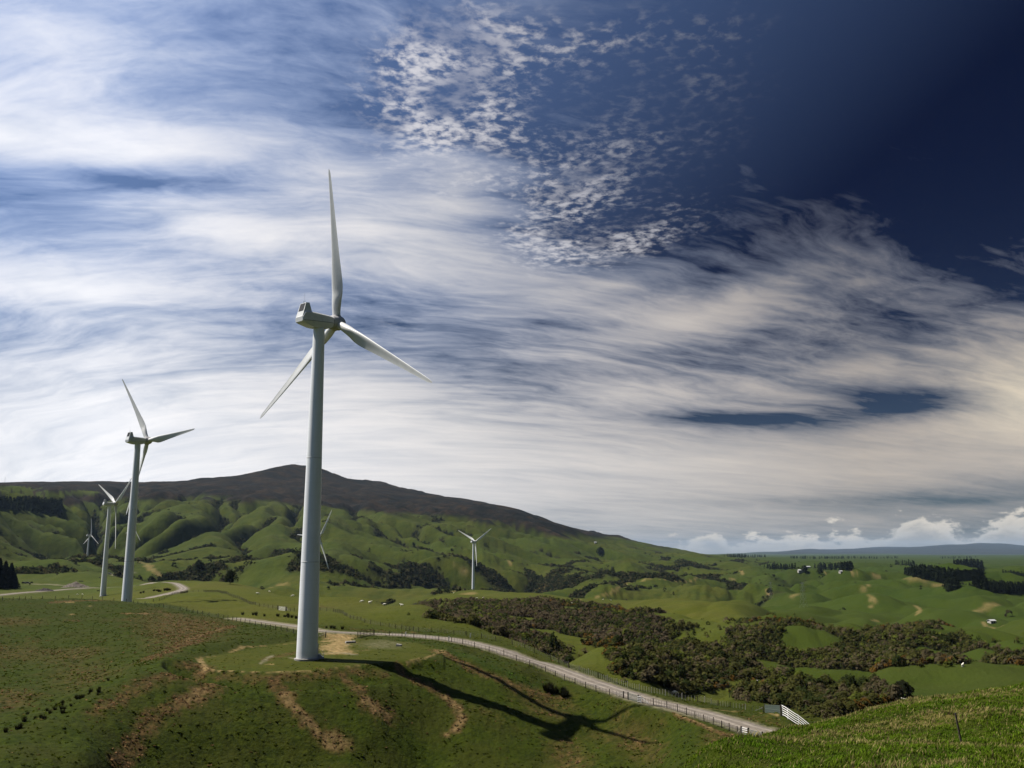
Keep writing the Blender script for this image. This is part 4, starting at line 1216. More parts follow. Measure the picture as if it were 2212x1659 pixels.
def blade_mesh():
    R0, R1, N = 0.9, 35.0, 46
    vs, fs = [], []
    K = 24
    for i in range(N + 1):
        s = i / N
        r = R0 + (R1 - R0) * s
        # chord and thickness along the span
        ch = np.interp(r, [0.9, 2.6, 4.5, 6.5, 8.5, 11, 15, 20, 26, 31, 33.5, 34.6, 35], [1.75, 1.75, 2.15, 2.75, 2.95, 2.75, 2.3, 1.85, 1.35, 0.98, 0.78, 0.5, 0.12])
        th = np.interp(r, [0.9, 2.6, 4.5, 6.5, 8.5, 11, 15, 20, 26, 31, 35], [1.0, 1.0, 0.66, 0.43, 0.33, 0.28, 0.235, 0.205, 0.185, 0.17, 0.16])
        blend = np.interp(r, [0.9, 2.6, 6.5], [0, 0, 1])
        tw = radians(np.interp(r, [0.9, 3, 8, 15, 25, 35], [17, 17, 13, 6.5, 2, 0])) + radians(1.5)
        pre = -1.1 * (s ** 2) + 0.5 * s
        for k in range(K):
            a = 2 * pi * k / K
            # circle
            cx, cy = -0.5 * ch * cos(a), 0.5 * ch * sin(a)
            # aerofoil: x from leading (-0.32c) to trailing edge (0.68c)
            xx = 0.5 - 0.5 * cos(a)
            yt = 5 * th * (0.2969 * math.sqrt(max(xx, 0)) - 0.126 * xx - 0.3516 * xx ** 2 + 0.2843 * xx ** 3 - 0.1015 * xx ** 4)
            camb = 0.06 * 4 * xx * (1 - xx)
            ax = (xx - 0.32) * ch
            ay = (camb + (yt if a < pi else -yt)) * ch
            px = cx * (1 - blend) + ax * blend; py = cy * (1 - blend) + ay * blend
            # chord in the rotor plane (+x = trailing side), thickness along the axis (y)
            qx = px * cos(tw) - py * sin(tw); qy = px * sin(tw) + py * cos(tw)
            vs.append((qx, qy + pre, r))
    for i in range(N):
        for k in range(K):
            a, b = i * K + k, i * K + (k + 1) % K
            fs.append((a, b, b + K, a + K))
    fs.append(tuple(range(K))[::-1]); fs.append(tuple(range(N * K, N * K + K)))
    return vs, fs


def nacelle_mesh():
    """x along the rotor axis (rotor at +x), z up, origin on the axis above the tower"""
    # stations: x, half width, z roof, roof half-width, z side joint, z belly, belly half width
    st = [(-5.15, 1.30, 0.26, 1.12, -0.58, -0.74, 1.14),
          (-5.0, 1.46, 0.46, 1.22, -0.57, -0.84, 1.20),
          (-4.4, 1.52, 1.50, 1.26, -0.56, -1.08, 1.16),
          (-2.6, 1.55, 1.48, 1.28, -0.52, -1.62, 1.08),
          (-1.4, 1.55, 1.40, 1.26, -0.48, -1.78, 1.02),
          (1.4, 1.50, 1.18, 1.18, -0.46, -1.72, 0.98),
          (2.4, 1.42, 1.08, 1.05, -0.46, -1.45, 0.92),
          (3.0, 1.22, 0.98, 0.85, -0.46, -1.15, 0.80)]
    vs, fs = [], []
    for x, w, zr, wr, zs, zb, wb in st:
        vs += [(x, -wb, zb), (x, -w, zs), (x, -w, zs + 0.05), (x, -w * 0.985, zr - 0.28), (x, -wr, zr), (x, wr, zr), (x, w * 0.985, zr - 0.28), (x, w, zs + 0.05), (x, w, zs), (x, wb, zb)]
    K = 10
    for i in range(len(st) - 1):
        for k in range(K):
            a, b = i * K + k, i * K + (k + 1) % K
            fs.append((a, a + K, b + K, b))
    fs.append(tuple(range(K))); n = (len(st) - 1) * K
    fs.append(tuple(range(n, n + K))[::-1])
    return vs, fs


def cooler_mesh():
    # raised hump at the rear: sloping back, steep front
    w0, w1 = 1.24, 1.05
    prof = [(-5.06, 0.38), (-4.02, 3.36), (-3.15, 3.40), (-2.70, 1.42)]
    vs = []
    for x, z in prof:
        ww = w0 if z < 2 else w1
        vs += [(x, -ww, z), (x, ww, z)]
    fs = [(0, 1, 3, 2), (2, 3, 5, 4), (4, 5, 7, 6), (0, 2, 4, 6), (1, 7, 5, 3), (0, 6, 7, 1)]
    return vs, [f[::-1] for f in fs]


def on_slope(y, t_):
    """point on the sloping rear face of the hump, t 0 (foot) to 1 (top)"""
    return Vector((-5.06 + 1.04 * t_ - 0.02, y, 0.38 + 2.98 * t_))


def hub_mesh():
    prof = [(0.95, -1.55), (1.30, -1.35), (1.42, -0.7), (1.46, 0.0), (1.40, 0.65), (1.22, 1.15), (0.92, 1.52), (0.5, 1.75), (0.15, 1.82)]
    vs, fs = lathe(prof, 40)
    return [(z, x, y) for x, y, z in vs], fs


def build_turbine(x, y, z, yaw, roll, label, sub=True):
    root = empty('wind_turbine', (x, y, z))
    tag(root, label, 'wind turbine', 'white three-bladed wind turbines on the hills')
    prof = [(2.16, -1.2), (2.16, 0.10)]
    for k in range(29):
        h = 0.10 + (TH - 1.80 - 0.10) * k / 28
        prof.append((2.13 - (2.13 - 1.17) * (h / TH) ** 1.05, h))
    tw = autosmooth(mesh_obj('tower', *lathe(prof, 72), M_TOWER, root))
    base = autosmooth(mesh_obj('base_flange', *lathe([(2.5, -1.3), (2.5, 0.16), (2.38, 0.20), (2.2, 0.20)], 72), M_CONC, tw))
    for h in (19.2, 40.5):
        rr = 2.13 - (2.13 - 1.17) * (h / TH) ** 1.05
        autosmooth(mesh_obj('flange_ring', *lathe([(rr + 0.004, h - 0.10), (rr + 0.022, h - 0.08), (rr + 0.022, h + 0.08), (rr + 0.002, h + 0.10)], 72), M_RING, tw))
    # access door with steps on the far side of the foot
    dv, df = box(2.02, 2.20, -0.42, 0.42, 0.9, 2.9)
    ca, sa = cos(radians(20)), sin(radians(20))
    mesh_obj('door', [(p[0] * ca - p[1] * sa, p[0] * sa + p[1] * ca, p[2]) for p in dv], df, M_RING, tw)
    sv, sf = join(box(2.14, 3.35, -0.55, 0.55, -0.5, 0.35), box(2.14, 3.0, -0.55, 0.55, 0.35, 0.62), box(2.14, 2.7, -0.55, 0.55, 0.62, 0.88))
    mesh_obj('steps', [(p[0] * ca - p[1] * sa, p[0] * sa + p[1] * ca, p[2]) for p in sv], sf, M_STEEL, tw)
    for yy in (-0.52, 0.52):
        hv, hf = join(bar((3.3, yy, 0.3), (3.3, yy, 1.3), 0.03, 6), bar((2.4, yy, 0.85), (2.4, yy, 1.85), 0.03, 6), bar((3.3, yy, 1.3), (2.4, yy, 1.85), 0.03, 6))
        mesh_obj('handrail', [(p[0] * ca - p[1] * sa, p[0] * sa + p[1] * ca, p[2]) for p in hv], hf, M_STEEL, tw)
    # nacelle frame: yaw about z, tilt 4 degrees
    tilt = radians(4.0)
    nac = autosmooth(mesh_obj('nacelle', *nacelle_mesh(), M_NAC, root), 25)
    nac.location = (0, 0, ZN)
    nac.rotation_euler = (0, -tilt, yaw)
    hood = autosmooth(mesh_obj('cooler_hood', *cooler_mesh(), M_NAC, nac), 25)
    # black radiator in the sloping rear face, in three fields
    P0, P1 = 0.40, 0.96
    for k in range(3):
        y0 = -0.88 + k * 0.59; y1 = y0 + 0.575
        a, b_, c_, d_ = on_slope(y0, P0), on_slope(y1, P0), on_slope(y1, P1), on_slope(y0, P1)
        vs, fs = [], []
        nrm = Vector((-0.94, 0, 0.34))
        for p in (a, b_, c_, d_):
            vs.append(tuple(p - nrm * 0.10))
        for p in (a, b_, c_, d_):
            vs.append(tuple(p + nrm * 0.02))
        fs = [(0, 1, 2, 3), (7, 6, 5, 4), (0, 4, 5, 1), (1, 5, 6, 2), (2, 6, 7, 3), (3, 7, 4, 0)]
        mesh_obj('radiator', vs, fs, M_BLACK, nac)
    if sub:
        for (ax_, ay_, h_, r_) in ((-3.75, -0.15, 2.35, 0.025), (-3.9, -0.55, 0.55, 0.035), (-3.6, 0.35, 0.55, 0.035), (-3.4, 0.75, 0.75, 0.045)):
            mesh_obj('antenna', *bar((ax_, ay_, 3.3), (ax_, ay_, 3.3 + h_), r_, 6, r_ * 0.6), M_STEEL, nac)
    # joint line along the side and the dark gap behind the rotor
    for s_ in (-1, 1):
        lv, lf = [], []
        for (xa, wa), (xb, wb) in zip([(-5.0, 1.46), (-4.4, 1.52), (-2.6, 1.55), (-1.4, 1.55), (1.4, 1.50), (2.4, 1.42)], [(-4.4, 1.52), (-2.6, 1.55), (-1.4, 1.55), (1.4, 1.50), (2.4, 1.42), (2.95, 1.24)]):
            za = np.interp(xa, [-5, -2.6, 1.4], [-0.575, -0.495, -0.435]); zb = np.interp(xb, [-5, -2.6, 1.4], [-0.575, -0.495, -0.435])
            v_ = [(xa, s_ * (wa + 0.004), za - 0.045), (xb, s_ * (wb + 0.004), zb - 0.045), (xb, s_ * (wb + 0.004), zb + 0.035), (xa, s_ * (wa + 0.004), za + 0.035)]
            o_ = len(lv); lv += v_; lf.append((o_, o_ + 1, o_ + 2, o_ + 3))
        mesh_obj('joint_line', lv, lf, M_GASK, nac)
    vv, ff = lathe([(0.98, 0.0), (1.02, 0.35)], 32)
    autosmooth(mesh_obj('yaw_ring', [(p[0], p[1], p[2] - 2.0) for p in vv], ff, M_RING, nac))
    vv, ff = lathe([(0.8, 2.85), (0.8, 3.45)], 32)
    autosmooth(mesh_obj('shaft', [(p[2], p[0], p[1]) for p in vv], ff, M_GASK, nac))
    # rotor
    rot = Matrix.Translation((x, y, z + ZN)) @ Matrix.Rotation(yaw, 4, 'Z') @ Matrix.Rotation(-tilt, 4, 'Y')
    hub = autosmooth(mesh_obj('hub', *hub_mesh(), M_HUB, root), 40)
    hub.scale = (1.1, 1.14, 1.14)
    hub.location = (4.55 * cos(tilt) * cos(yaw), 4.55 * cos(tilt) * sin(yaw), ZN + 4.55 * sin(tilt))
    hub.rotation_euler = (0, -tilt, yaw)
    for k in range(3):
        a = roll + k * 2 * pi / 3
        bl = bpy.data.objects.new('blade', BLADE_ME)
        COL.objects.link(bl)
        bl.parent = root
        # local blade frame: z along span, y towards the nacelle's front, x in the rotor plane
        M = Matrix.Rotation(yaw, 4, 'Z') @ Matrix.Rotation(-tilt, 4, 'Y') @ Matrix.Translation((4.55, 0, 0)) @ Matrix.Rotation(-a, 4, 'X') @ Matrix.Rotation(-pi / 2, 4, 'Z')
        bl.matrix_local = Matrix.Translation((0, 0, ZN)) @ M
        ring = bpy.data.objects.new('pitch_ring', RING_ME)
        COL.objects.link(ring)
        ring.parent = bl
    return root


BLADE_V, BLADE_F = blade_mesh()
_b = autosmooth(mesh_obj('blade', BLADE_V, BLADE_F, M_BLADE), 50); BLADE_ME = _b.data; bpy.data.objects.remove(_b)
_b = autosmooth(mesh_obj('pitch_ring', *lathe([(0.98, 0.75), (1.03, 0.8), (1.03, 1.55), (0.93, 1.62)], 36), M_HUB)); RING_ME = _b.data; bpy.data.objects.remove(_b)

T_LIST = [  # base x, y, yaw, roll, label
    (-41.3, 195.7, 47, 1.2, 'largest and nearest white wind turbine, standing on the grassy mound in front of the road'),
    (-160.0, 399.5, 53, 34, 'second largest white wind turbine, behind the brown hill crest left of the nearest one'),
    (-312.5, 734.3, 46, 62, 'white wind turbine seen just left of the second largest, one blade pointing straight down'),
    (-864, 1942, 52, 0, 'tiny white wind turbine on a low green hump, farthest left of all the turbines'),
    (-816, 2042, 52, 104, 'tiny distant white turbine almost hidden behind the tower of the second largest'),
    (-202, 980, 52, 84, 'distant white wind turbine mostly hidden behind the tower of the largest one'),
    (-54.9, 1357, 54, 62, 'small white wind turbine standing alone on a hilltop to the right of the largest one'),
]
TURBS = []
for i, (x, y, yw, rl, lab) in enumerate(T_LIST):
    zz = zat(x, y)
    want = {0: -21.1, 1: -21.4, 2: -34.4, 3: -36.5, 4: -17.4 - 20, 5: -42, 6: -55.7}[i]
    TURBS.append(build_turbine(x, y, zz + 0.02, radians(yw), radians(rl), lab, sub=i < 3))
    print('turbine', i, 'ground', round(zz, 1), 'wanted', want)


# ================================================================== VEGETATION
def foliage_material(name, rounded=False):
    m = bpy.data.materials.new(name); m.use_nodes = True
    m.node_tree.nodes.clear()
    t = NT(m.node_tree)
    out = t.new('ShaderNodeOutputMaterial')
    at = t.new('ShaderNodeAttribute', attribute_name='tone')
    tc = t.new('ShaderNodeTexCoord')
    n = t.noise(tc.outputs['Object'], 2.2, 3, 0.6)
    c = t.mix(t.ramp(n, 0.3, 0.7, 0.0, 0.45), at.outputs['Color'], (0.010, 0.011, 0.004))
    d = t.new('ShaderNodeBsdfDiffuse'); t.link(c, d.inputs[0])
    if rounded:      # leaves share the roundness of their crown
        an = t.new('ShaderNodeAttribute', attribute_name='crown_dir')
        sb = t.new('ShaderNodeVectorMath', operation='MULTIPLY_ADD'); t.link(an.outputs['Color'], sb.inputs[0]); sb.inputs[1].default_value = (2, 2, 2); sb.inputs[2].default_value = (-1, -1, -1)
        vt = t.new('ShaderNodeVectorTransform', vector_type='NORMAL', convert_from='OBJECT', convert_to='WORLD'); t.link(sb.outputs[0], vt.inputs[0])
        nz = t.new('ShaderNodeVectorMath', operation='NORMALIZE'); t.link(vt.outputs[0], nz.inputs[0])
        t.link(nz.outputs[0], d.inputs['Normal'])
    tr = t.new('ShaderNodeBsdfTranslucent'); t.link(c, tr.inputs[0])
    mx = t.new('ShaderNodeMixShader'); mx.inputs[0].default_value = 0.22
    t.link(d.outputs[0], mx.inputs[1]); t.link(tr.outputs[0], mx.inputs[2])
    t.link(mx.outputs[0], out.inputs[0])
    return m


M_LEAF = foliage_material('scrub_foliage', True)
M_GRASS = foliage_material('grass_blades')
M_BARK = simple('bark', (0.06, 0.05, 0.04), 1.0, 0.1, 0.3, 3)


def leaf_cloud(cen, rad, hgt, nq, tone, size, rg, cone=0.0, base=0.12):
    """nq leaf sprays (quads) for each of many crowns; returns verts, faces, colours"""
    n = len(cen)
    N = n * nq
    idx = np.repeat(np.arange(n), nq)
    ph = rg.random(N) * 2 * pi
    ct = rg.random(N) ** 0.8            # 0 = rim, 1 = top
    st = np.sqrt(1 - ct * ct)
    lum = 1 + 0.28 * np.sin(ph * 3 + idx * 1.7) * st + 0.18 * np.sin(ph * 5 + idx * 0.7)
    depth = 0.72 + 0.32 * rg.random(N)
    R = rad[idx]; H = hgt[idx]
    if cone > 0:
        zf = rg.random(N) ** 1.25
        rr = R * (1 - zf) ** 0.85 * (0.55 + 0.55 * rg.random(N))
        off = np.stack([np.cos(ph) * rr, np.sin(ph) * rr, H * (base + (1 - base) * zf)], -1)
        nor = np.stack([np.cos(ph), np.sin(ph), 0.5 + 0 * ph], -1)
    else:
        off = np.stack([np.cos(ph) * st * R * lum * depth, np.sin(ph) * st * R * lum * depth, H * (base + (0.98 - base) * ct * (0.85 + 0.3 * rg.random(N)))], -1)
        nor = np.stack([np.cos(ph) * st, np.sin(ph) * st, ct + 0.15], -1)
    nrm0 = nor + np.array([0, 0, 0.35]); nrm0 = nrm0 + rg.normal(size=nor.shape) * 0.22
    nrm0 = nrm0 / np.linalg.norm(nrm0, axis=1)[:, None]
    nor = nor + rg.normal(size=nor.shape) * 0.45
    nor /= np.linalg.norm(nor, axis=1)[:, None]
    up = rg.normal(size=nor.shape)
    t1 = np.cross(nor, up); t1 /= np.linalg.norm(t1, axis=1)[:, None]
    t2 = np.cross(nor, t1)
    sz = (size[idx] * (0.6 + 0.8 * rg.random(N)))[:, None]
    c = cen[idx] + off
    k1 = 0.7 + 0.5 * rg.random((N, 1)); k2 = 0.7 + 0.5 * rg.random((N, 1))
    v = np.stack([c - t1 * sz * k1, c - t2 * sz * k2, c + t1 * sz, c + t2 * sz * 0.9], 1).reshape(-1, 3)
    f = np.arange(N * 4).reshape(-1, 4)
    col = tone[idx] * (0.78 + 0.44 * rg.random((N, 1)))
    col = np.repeat(col, 4, axis=0)
    LEAFN.clear(); LEAFN.append(np.repeat(nrm0, 4, axis=0))
    return v, f, col


LEAFN = []


TONES = {'olive': (0.052, 0.052, 0.015), 'grey': (0.072, 0.058, 0.032), 'deep': (0.024, 0.032, 0.009), 'lime': (0.066, 0.078, 0.014), 'gorse': (0.095, 0.052, 0.012), 'purple': (0.062, 0.048, 0.030)}
GORSE_LINES = [path(p, 190, 720) for p in ([(1846, 1468), (1880, 1455), (1928, 1442), (1985, 1437), (2030, 1433)], [(2108, 1442), (2160, 1440), (2230, 1436)], [(1267, 1322), (1300, 1318), (1345, 1318), (1360, 1316)], [(1175, 1292), (1200, 1300), (1230, 1312)],
                                           [(1640, 1338), (1700, 1335), (1760, 1344)], [(1905, 1362), (1960, 1355), (2040, 1345)], [(1590, 1490), (1620, 1478), (1640, 1486)], [(1280, 1430), (1300, 1440), (1335, 1455)], [(1268, 1375), (1280, 1390), (1310, 1398)], [(1855, 1528), (1885, 1520), (1905, 1516)], [(1265, 1380), (1300, 1388)])]


def scatter_scrub():
    rg = np.random.default_rng(21)
    n = 800000
    x = rg.uniform(-90, 470, n); y = rg.uniform(150, 720, n)
    z = bil(GZ, x, y); r = np.hypot(x, y)
    u, v = project(x, y, z)
    m = scrub_mask(u, v, r, x, y) > 0.5
    # stragglers outside the outlines
    fr = (scrub_mask(u + 22 * rg.normal(size=n), v + 7 * rg.normal(size=n), r, x, y) > 0.5) & (rg.random(n) < 0.035) & (u > 850)
    m |= fr
    dr, _ = seg_dist(road, x, y)
    m &= dr > 9
    x, y, z, r, u, v = [a[m] for a in (x, y, z, r, u, v)]
    cell = np.where(r < 300, 1.35, np.where(r < 450, 1.6, 1.9))
    seen = set(); keep_ = []
    for i in range(len(x)):
        k = (cell[i], int(x[i] // cell[i]), int(y[i] // cell[i]))
        if k in seen:
            continue
        seen.add(k); keep_.append(i)
    k = np.array(keep_)
    x, y, z, r, u, v = [a[k] for a in (x, y, z, r, u, v)]
    n = len(x)
    big = fbm(x / 30, y / 30, 2, 101)
    R = np.clip(rg.lognormal(0.0, 0.30, n) * (1.0 + 0.45 * big), 0.5, 2.3)
    H = R * rg.uniform(1.1, 1.75, n)
    kind = np.full(n, 'olive', dtype=object)
    a = fbm(x / 38, y / 38, 2, 103) + 0.55 * rg.normal(size=n)
    kind[a > 0.45] = 'grey'; kind[a < -0.5] = 'deep'
    b = pnoise(x / 26, y / 26, 105) + 0.4 * rg.normal(size=n)
    kind[(b > 0.62) & (a < 0.4)] = 'lime'
    pur = (u < 1440) & (v < 1400) & (r > 330)
    kind[pur & (a > -0.15)] = 'purple'
    gd = np.full(n, 1e9)
    for P in GORSE_LINES:
        d, _ = seg_dist(P, x, y); gd = np.minimum(gd, d)
    g = pnoise(x / 16, y / 16, 107) + 0.35 * rg.normal(size=n)
    kind[((gd < 6) & (rg.random(n) < 0.4)) | ((g > 1.15) & (gd < 60))] = 'gorse'
    gm = kind == 'gorse'
    R[gm] = np.clip(R[gm], 0.7, 1.5); H[gm] = R[gm] * 1.15
    # a few tall dark trees standing in the gully
    tall = (rg.random(n) < 0.012) & (a < 0.2) & ~gm
    H[tall] *= 1.9; kind[tall] = 'deep'
    tel = (z + H * 0.9) / r
    ia_ = np.clip(np.searchsorted(AZ, np.arctan2(x, y)) - 1, 0, NA - 1); jr = np.clip(np.searchsorted(LR, np.log(r)) - 2, 0, NR - 1)
    vis = (tel > RM[ia_, jr] - 0.002) & (u > 0) & (u < 2212)
    order = np.argsort(-(R / r) * vis)
    ind = order[:300]
    rest = np.ones(n, bool); rest[ind] = False
    cen = np.stack([x, y, z], -1)
    # the mass
    tone = np.array([TONES[k_] for k_ in kind])
    tone = tone * (0.80 + 0.45 * rg.random((n, 1)))
    ri = np.where(rest)[0]
    nq = 26
    v_, f_, c_ = leaf_cloud(cen[ri], R[ri], H[ri], nq, tone[ri], 0.27 * R[ri] + 0.05, rg)
    o = mesh_obj('scrub_thicket', v_, f_, M_LEAF, attrs={'tone': c_, 'crown_dir': LEAFN[0] * 0.5 + 0.5})
    tag(o, 'dense dark scrub of olive, grey and brown bushes over the hillsides right of the road', 'scrub', kind='stuff')
    # individual bushes, shared meshes
    lib = {}
    for kk, col in TONES.items():
        lib[kk] = []
        for j in range(3):
            v1, f1, c1 = leaf_cloud(np.zeros((1, 3)), np.array([1.0]), np.array([1.35]), 210, np.array([col]), np.array([0.15]), rg)
            oo = mesh_obj('shrub_mesh', v1, f1, M_LEAF, attrs={'tone': c1, 'crown_dir': LEAFN[0] * 0.5 + 0.5})
            lib[kk].append(oo.data); bpy.data.objects.remove(oo)
    LAB = {'olive': ('shrub', 'olive green bush in the thicket on the slopes right of the road', 'shrub', 'olive green bushes in the thicket'),
           'grey': ('shrub', 'grey brown twiggy bush in the thicket on the slopes right of the road', 'shrub', 'grey brown bushes in the thicket'),
           'deep': ('shrub', 'very dark green bush in the shaded thicket right of the road', 'shrub', 'dark green bushes in the thicket'),
           'lime': ('shrub', 'bright yellowish green bush in the thicket right of the road', 'shrub', 'bright green bushes in the thicket'),
           'purple': ('shrub', 'purplish brown bush on the scrubby ridge beyond the road', 'shrub', 'purplish brown bushes on the ridge'),
           'gorse': ('gorse_bush', 'orange flowered gorse bush at the edge of the thicket', 'gorse bush', 'orange gorse bushes')}
    for i in ind:
        kk = kind[i]
        nm, lab, cat, grp = LAB[kk]
        o = bpy.data.objects.new(nm, lib[kk][rg.integers(3)])
        COL.objects.link(o)
        o.location = (x[i], y[i], z[i] - 0.08)
        o.rotation_euler = (0, 0, rg.random() * 6.28)
        o.scale = (R[i], R[i] * rg.uniform(0.85, 1.15), H[i] / 1.35)
        tag(o, lab, cat, grp)
    print('scrub', n, 'kinds', {k_: int((kind[ind] == k_).sum()) for k_ in TONES})


scatter_scrub()


def far_bush():
    """bush in the gullies of the far hills"""
    rg = np.random.default_rng(33)
    n = 1100000
    a = rg.uniform(radians(-31), radians(31), n); l = np.sqrt(rg.uniform(1000.0 ** 2, 3700.0 ** 2, n))
    x, y = l * np.sin(a), l * np.cos(a)
    g = bil(GB, x, y); mo = bil(MOUNT, x, y)
    m = (g + 0.2 * rg.normal(size=n) > 0.62) & (g > 0.2) & (mo < 0.4)
    m |= (rg.random(n) < 0.004 * np.clip(0.3 + 1.4 * pnoise(x / 260, y / 260, 131), 0, 1)) & (mo < 0.3)
    for tx, ty in TURB_XY:
        m &= np.hypot(x - tx, y - ty) > 60
    x, y = x[m], y[m]
    z = bil(GZ, x, y)
    ia_ = np.clip(np.searchsorted(AZ, np.arctan2(x, y)) - 1, 0, NA - 1); jr = np.clip(np.searchsorted(LR, np.log(np.hypot(x, y))) - 2, 0, NR - 1)
    vis = (z + 5) / np.hypot(x, y) > RM[ia_, jr] - 0.001
    x, y, z = x[vis], y[vis], z[vis]
    print('far bush', len(x))
    k = rg.permutation(len(x))[:30000]
    x, y, z = x[k], y[k], z[k]
    n = len(x)
    R = np.clip(rg.lognormal(0.85, 0.35, n), 1.2, 5); H = R * rg.uniform(1.0, 1.7, n)
    base = np.array([(0.020, 0.024, 0.010), (0.040, 0.037, 0.018), (0.013, 0.018, 0.008)])[rg.integers(0, 3, n)]
    v_, f_, c_ = leaf_cloud(np.stack([x, y, z - 0.3], -1), R, H, 12, base, 0.42 * R, rg)
    o = mesh_obj('gully_bush', v_, f_, M_LEAF, attrs={'tone': c_, 'crown_dir': LEAFN[0] * 0.5 + 0.5})
    tag(o, 'dark native bush filling the gullies of the green hills below the mountain', 'bush', kind='stuff')


far_bush()


def wood(name, pix, rmin, rmax, n, hgt, label, cat='pine plantation', tone=(0.010, 0.014, 0.007), seed=1, cone=1.0, rad=0.22):
    rg = np.random.default_rng(seed)
    P = path(pix, rmin, rmax)
    us = [p[0] for p in pix]; vs_ = [p[1] for p in pix]
    xs = np.array([p.x for p in P]); ys = np.array([p.y for p in P])
    # foot of the wood follows the outline on the ground
    pts_ = []
    tries = 0
    while len(pts_) < n and tries < 60000:
        tries += 1
        u, v = rg.uniform(min(us), max(us)), rg.uniform(min(vs_), max(vs_))
        if in_poly(pix, np.array([u]), np.array([v]))[0]:
            p = ground_at(u, v, rmin, rmax)
            pts_.append(p)
    cen = np.array([tuple(p) for p in pts_])
    N = len(cen)
    H = hgt * rg.uniform(0.8, 1.12, N); R = H * rad * rg.uniform(0.8, 1.2, N)
    col = np.tile(np.array(tone), (N, 1)) * rg.uniform(0.7, 1.4, (N, 1))
    v_, f_, c_ = leaf_cloud(cen - np.array([0, 0, 0.5]), R, H, 34, col, R * 0.42, rg, cone=cone, base=0.02)
    o = mesh_obj(name, v_, f_, M_LEAF, attrs={'tone': c_, 'crown_dir': LEAFN[0] * 0.5 + 0.5})
    tag(o, label, cat, kind='stuff')


wood('pine_plantation', [(-30, 1086), (60, 1086), (134, 1092), (131, 1112), (90, 1110), (0, 1097), (-30, 1097)], 2300, 3700, 420, 20, 'near-black pine block on the far left hillside below the bush line', seed=2)
wood('pine_plantation', [(1953, 1236), (2000, 1240), (2070, 1248), (2128, 1258), (2128, 1267), (2040, 1261), (2008, 1253), (1955, 1243)], 1500, 3600, 420, 14, 'long near-black pine block on the green hills at the right', seed=3)
wood('pine_plantation', [(2036, 1266), (2068, 1268), (2074, 1281), (2050, 1278)], 1300, 3200, 60, 12, 'small dark pine clump just below the long pine block at the right', seed=4)
wood('pine_plantation', [(2098, 1270), (2150, 1274), (2230, 1274), (2212, 1284), (2150, 1283), (2110, 1277)], 1300, 3200, 200, 12, 'lower dark pine block that runs off the right edge', seed=5)
wood('pine_plantation', [(1756, 1226), (1800, 1226), (1846, 1225), (1836, 1232), (1780, 1231)], 1800, 4200, 110, 15, 'dark shelter trees beside the pale farm roofs', 'shelterbelt', seed=6)
wood('pine_plantation', [(2166, 1244), (2190, 1246), (2225, 1252), (2225, 1256), (2185, 1252)], 2000, 4200, 80, 13, 'dark pine strip high on the right edge', seed=7)
wood('pine_plantation', [(2061, 1226), (2085, 1226), (2124, 1227), (2122, 1230), (2090, 1229), (2062, 1229)], 2400, 6000, 70, 22, 'thin dark tree belt above the long pine block', 'tree belt', seed=8)
wood('pine_plantation', [(1646, 1226), (1700, 1226), (1730, 1229), (1690, 1231), (1650, 1229)], 1800, 4200, 60, 12, 'low dark trees left of the pale farm roofs', 'tree belt', seed=9)
wood('pine_plantation', [(1562, 1203), (1600, 1202), (1656, 1202), (1656, 1204), (1600, 1205)], 4500, 9000, 90, 16, 'flat dark wood on the skyline of the plain', 'wood', seed=10)
wood('pine_plantation', [(1700, 1205), (1800, 1205), (1940, 1205), (1940, 1207), (1800, 1208), (1700, 1207)], 5000, 14000, 130, 15, 'long thin dark tree line across the plain below the blue ranges', 'tree line', seed=11)
wood('pine_plantation', [(1930, 1220), (1950, 1219), (1978, 1221), (1970, 1223)], 2800, 6000, 26, 15, 'pair of small dark copses in mid plain', 'copse', seed=12)
wood('pine_plantation', [(2030, 1205), (2110, 1204), (2100, 1207), (2030, 1207)], 5000, 14000, 36, 15, 'dark trees on the plain under the highest blue range', 'tree line', seed=13)


def tree(name, u, v, r0, r1, h, rad, label, cat, tone, seed, cone=0.0, dx=0.0, group=None, nq=420):
    rg = np.random.default_rng(seed)
    p = ground_at(u, v, r0, r1)
    p = Vector((p.x + dx, p.y, zat(p.x + dx, p.y)))
    root = empty(name, p - Vector((0, 0, 0.2)))
    tag(root, label, cat, group)
    limbs = [bar((0, 0, 0), (0.1, 0, h * 0.45), h * 0.028, 8, h * 0.016), bar((0.1, 0, h * 0.45), (0, 0.1, h * 0.85), h * 0.016, 6, 0.03)]
    for k in range(7):
        a = k * 2.4; z0 = h * (0.18 + 0.08 * k)
        limbs.append(bar((0, 0, z0), (cos(a) * rad * 0.7, sin(a) * rad * 0.7, z0 + h * 0.14), h * 0.010, 5, 0.03))
    mesh_obj('trunk', *join(*limbs), M_BARK, root)
    v1, f1, c1 = leaf_cloud(np.zeros((1, 3)), np.array([rad]), np.array([h]), nq, np.array([tone]), np.array([rad * 0.16]), rg, cone=cone, base=0.03 if cone else 0.2)
    mesh_obj('crown', v1, f1, M_LEAF, root, attrs={'tone': c1, 'crown_dir': LEAFN[0] * 0.5 + 0.5})
    return root


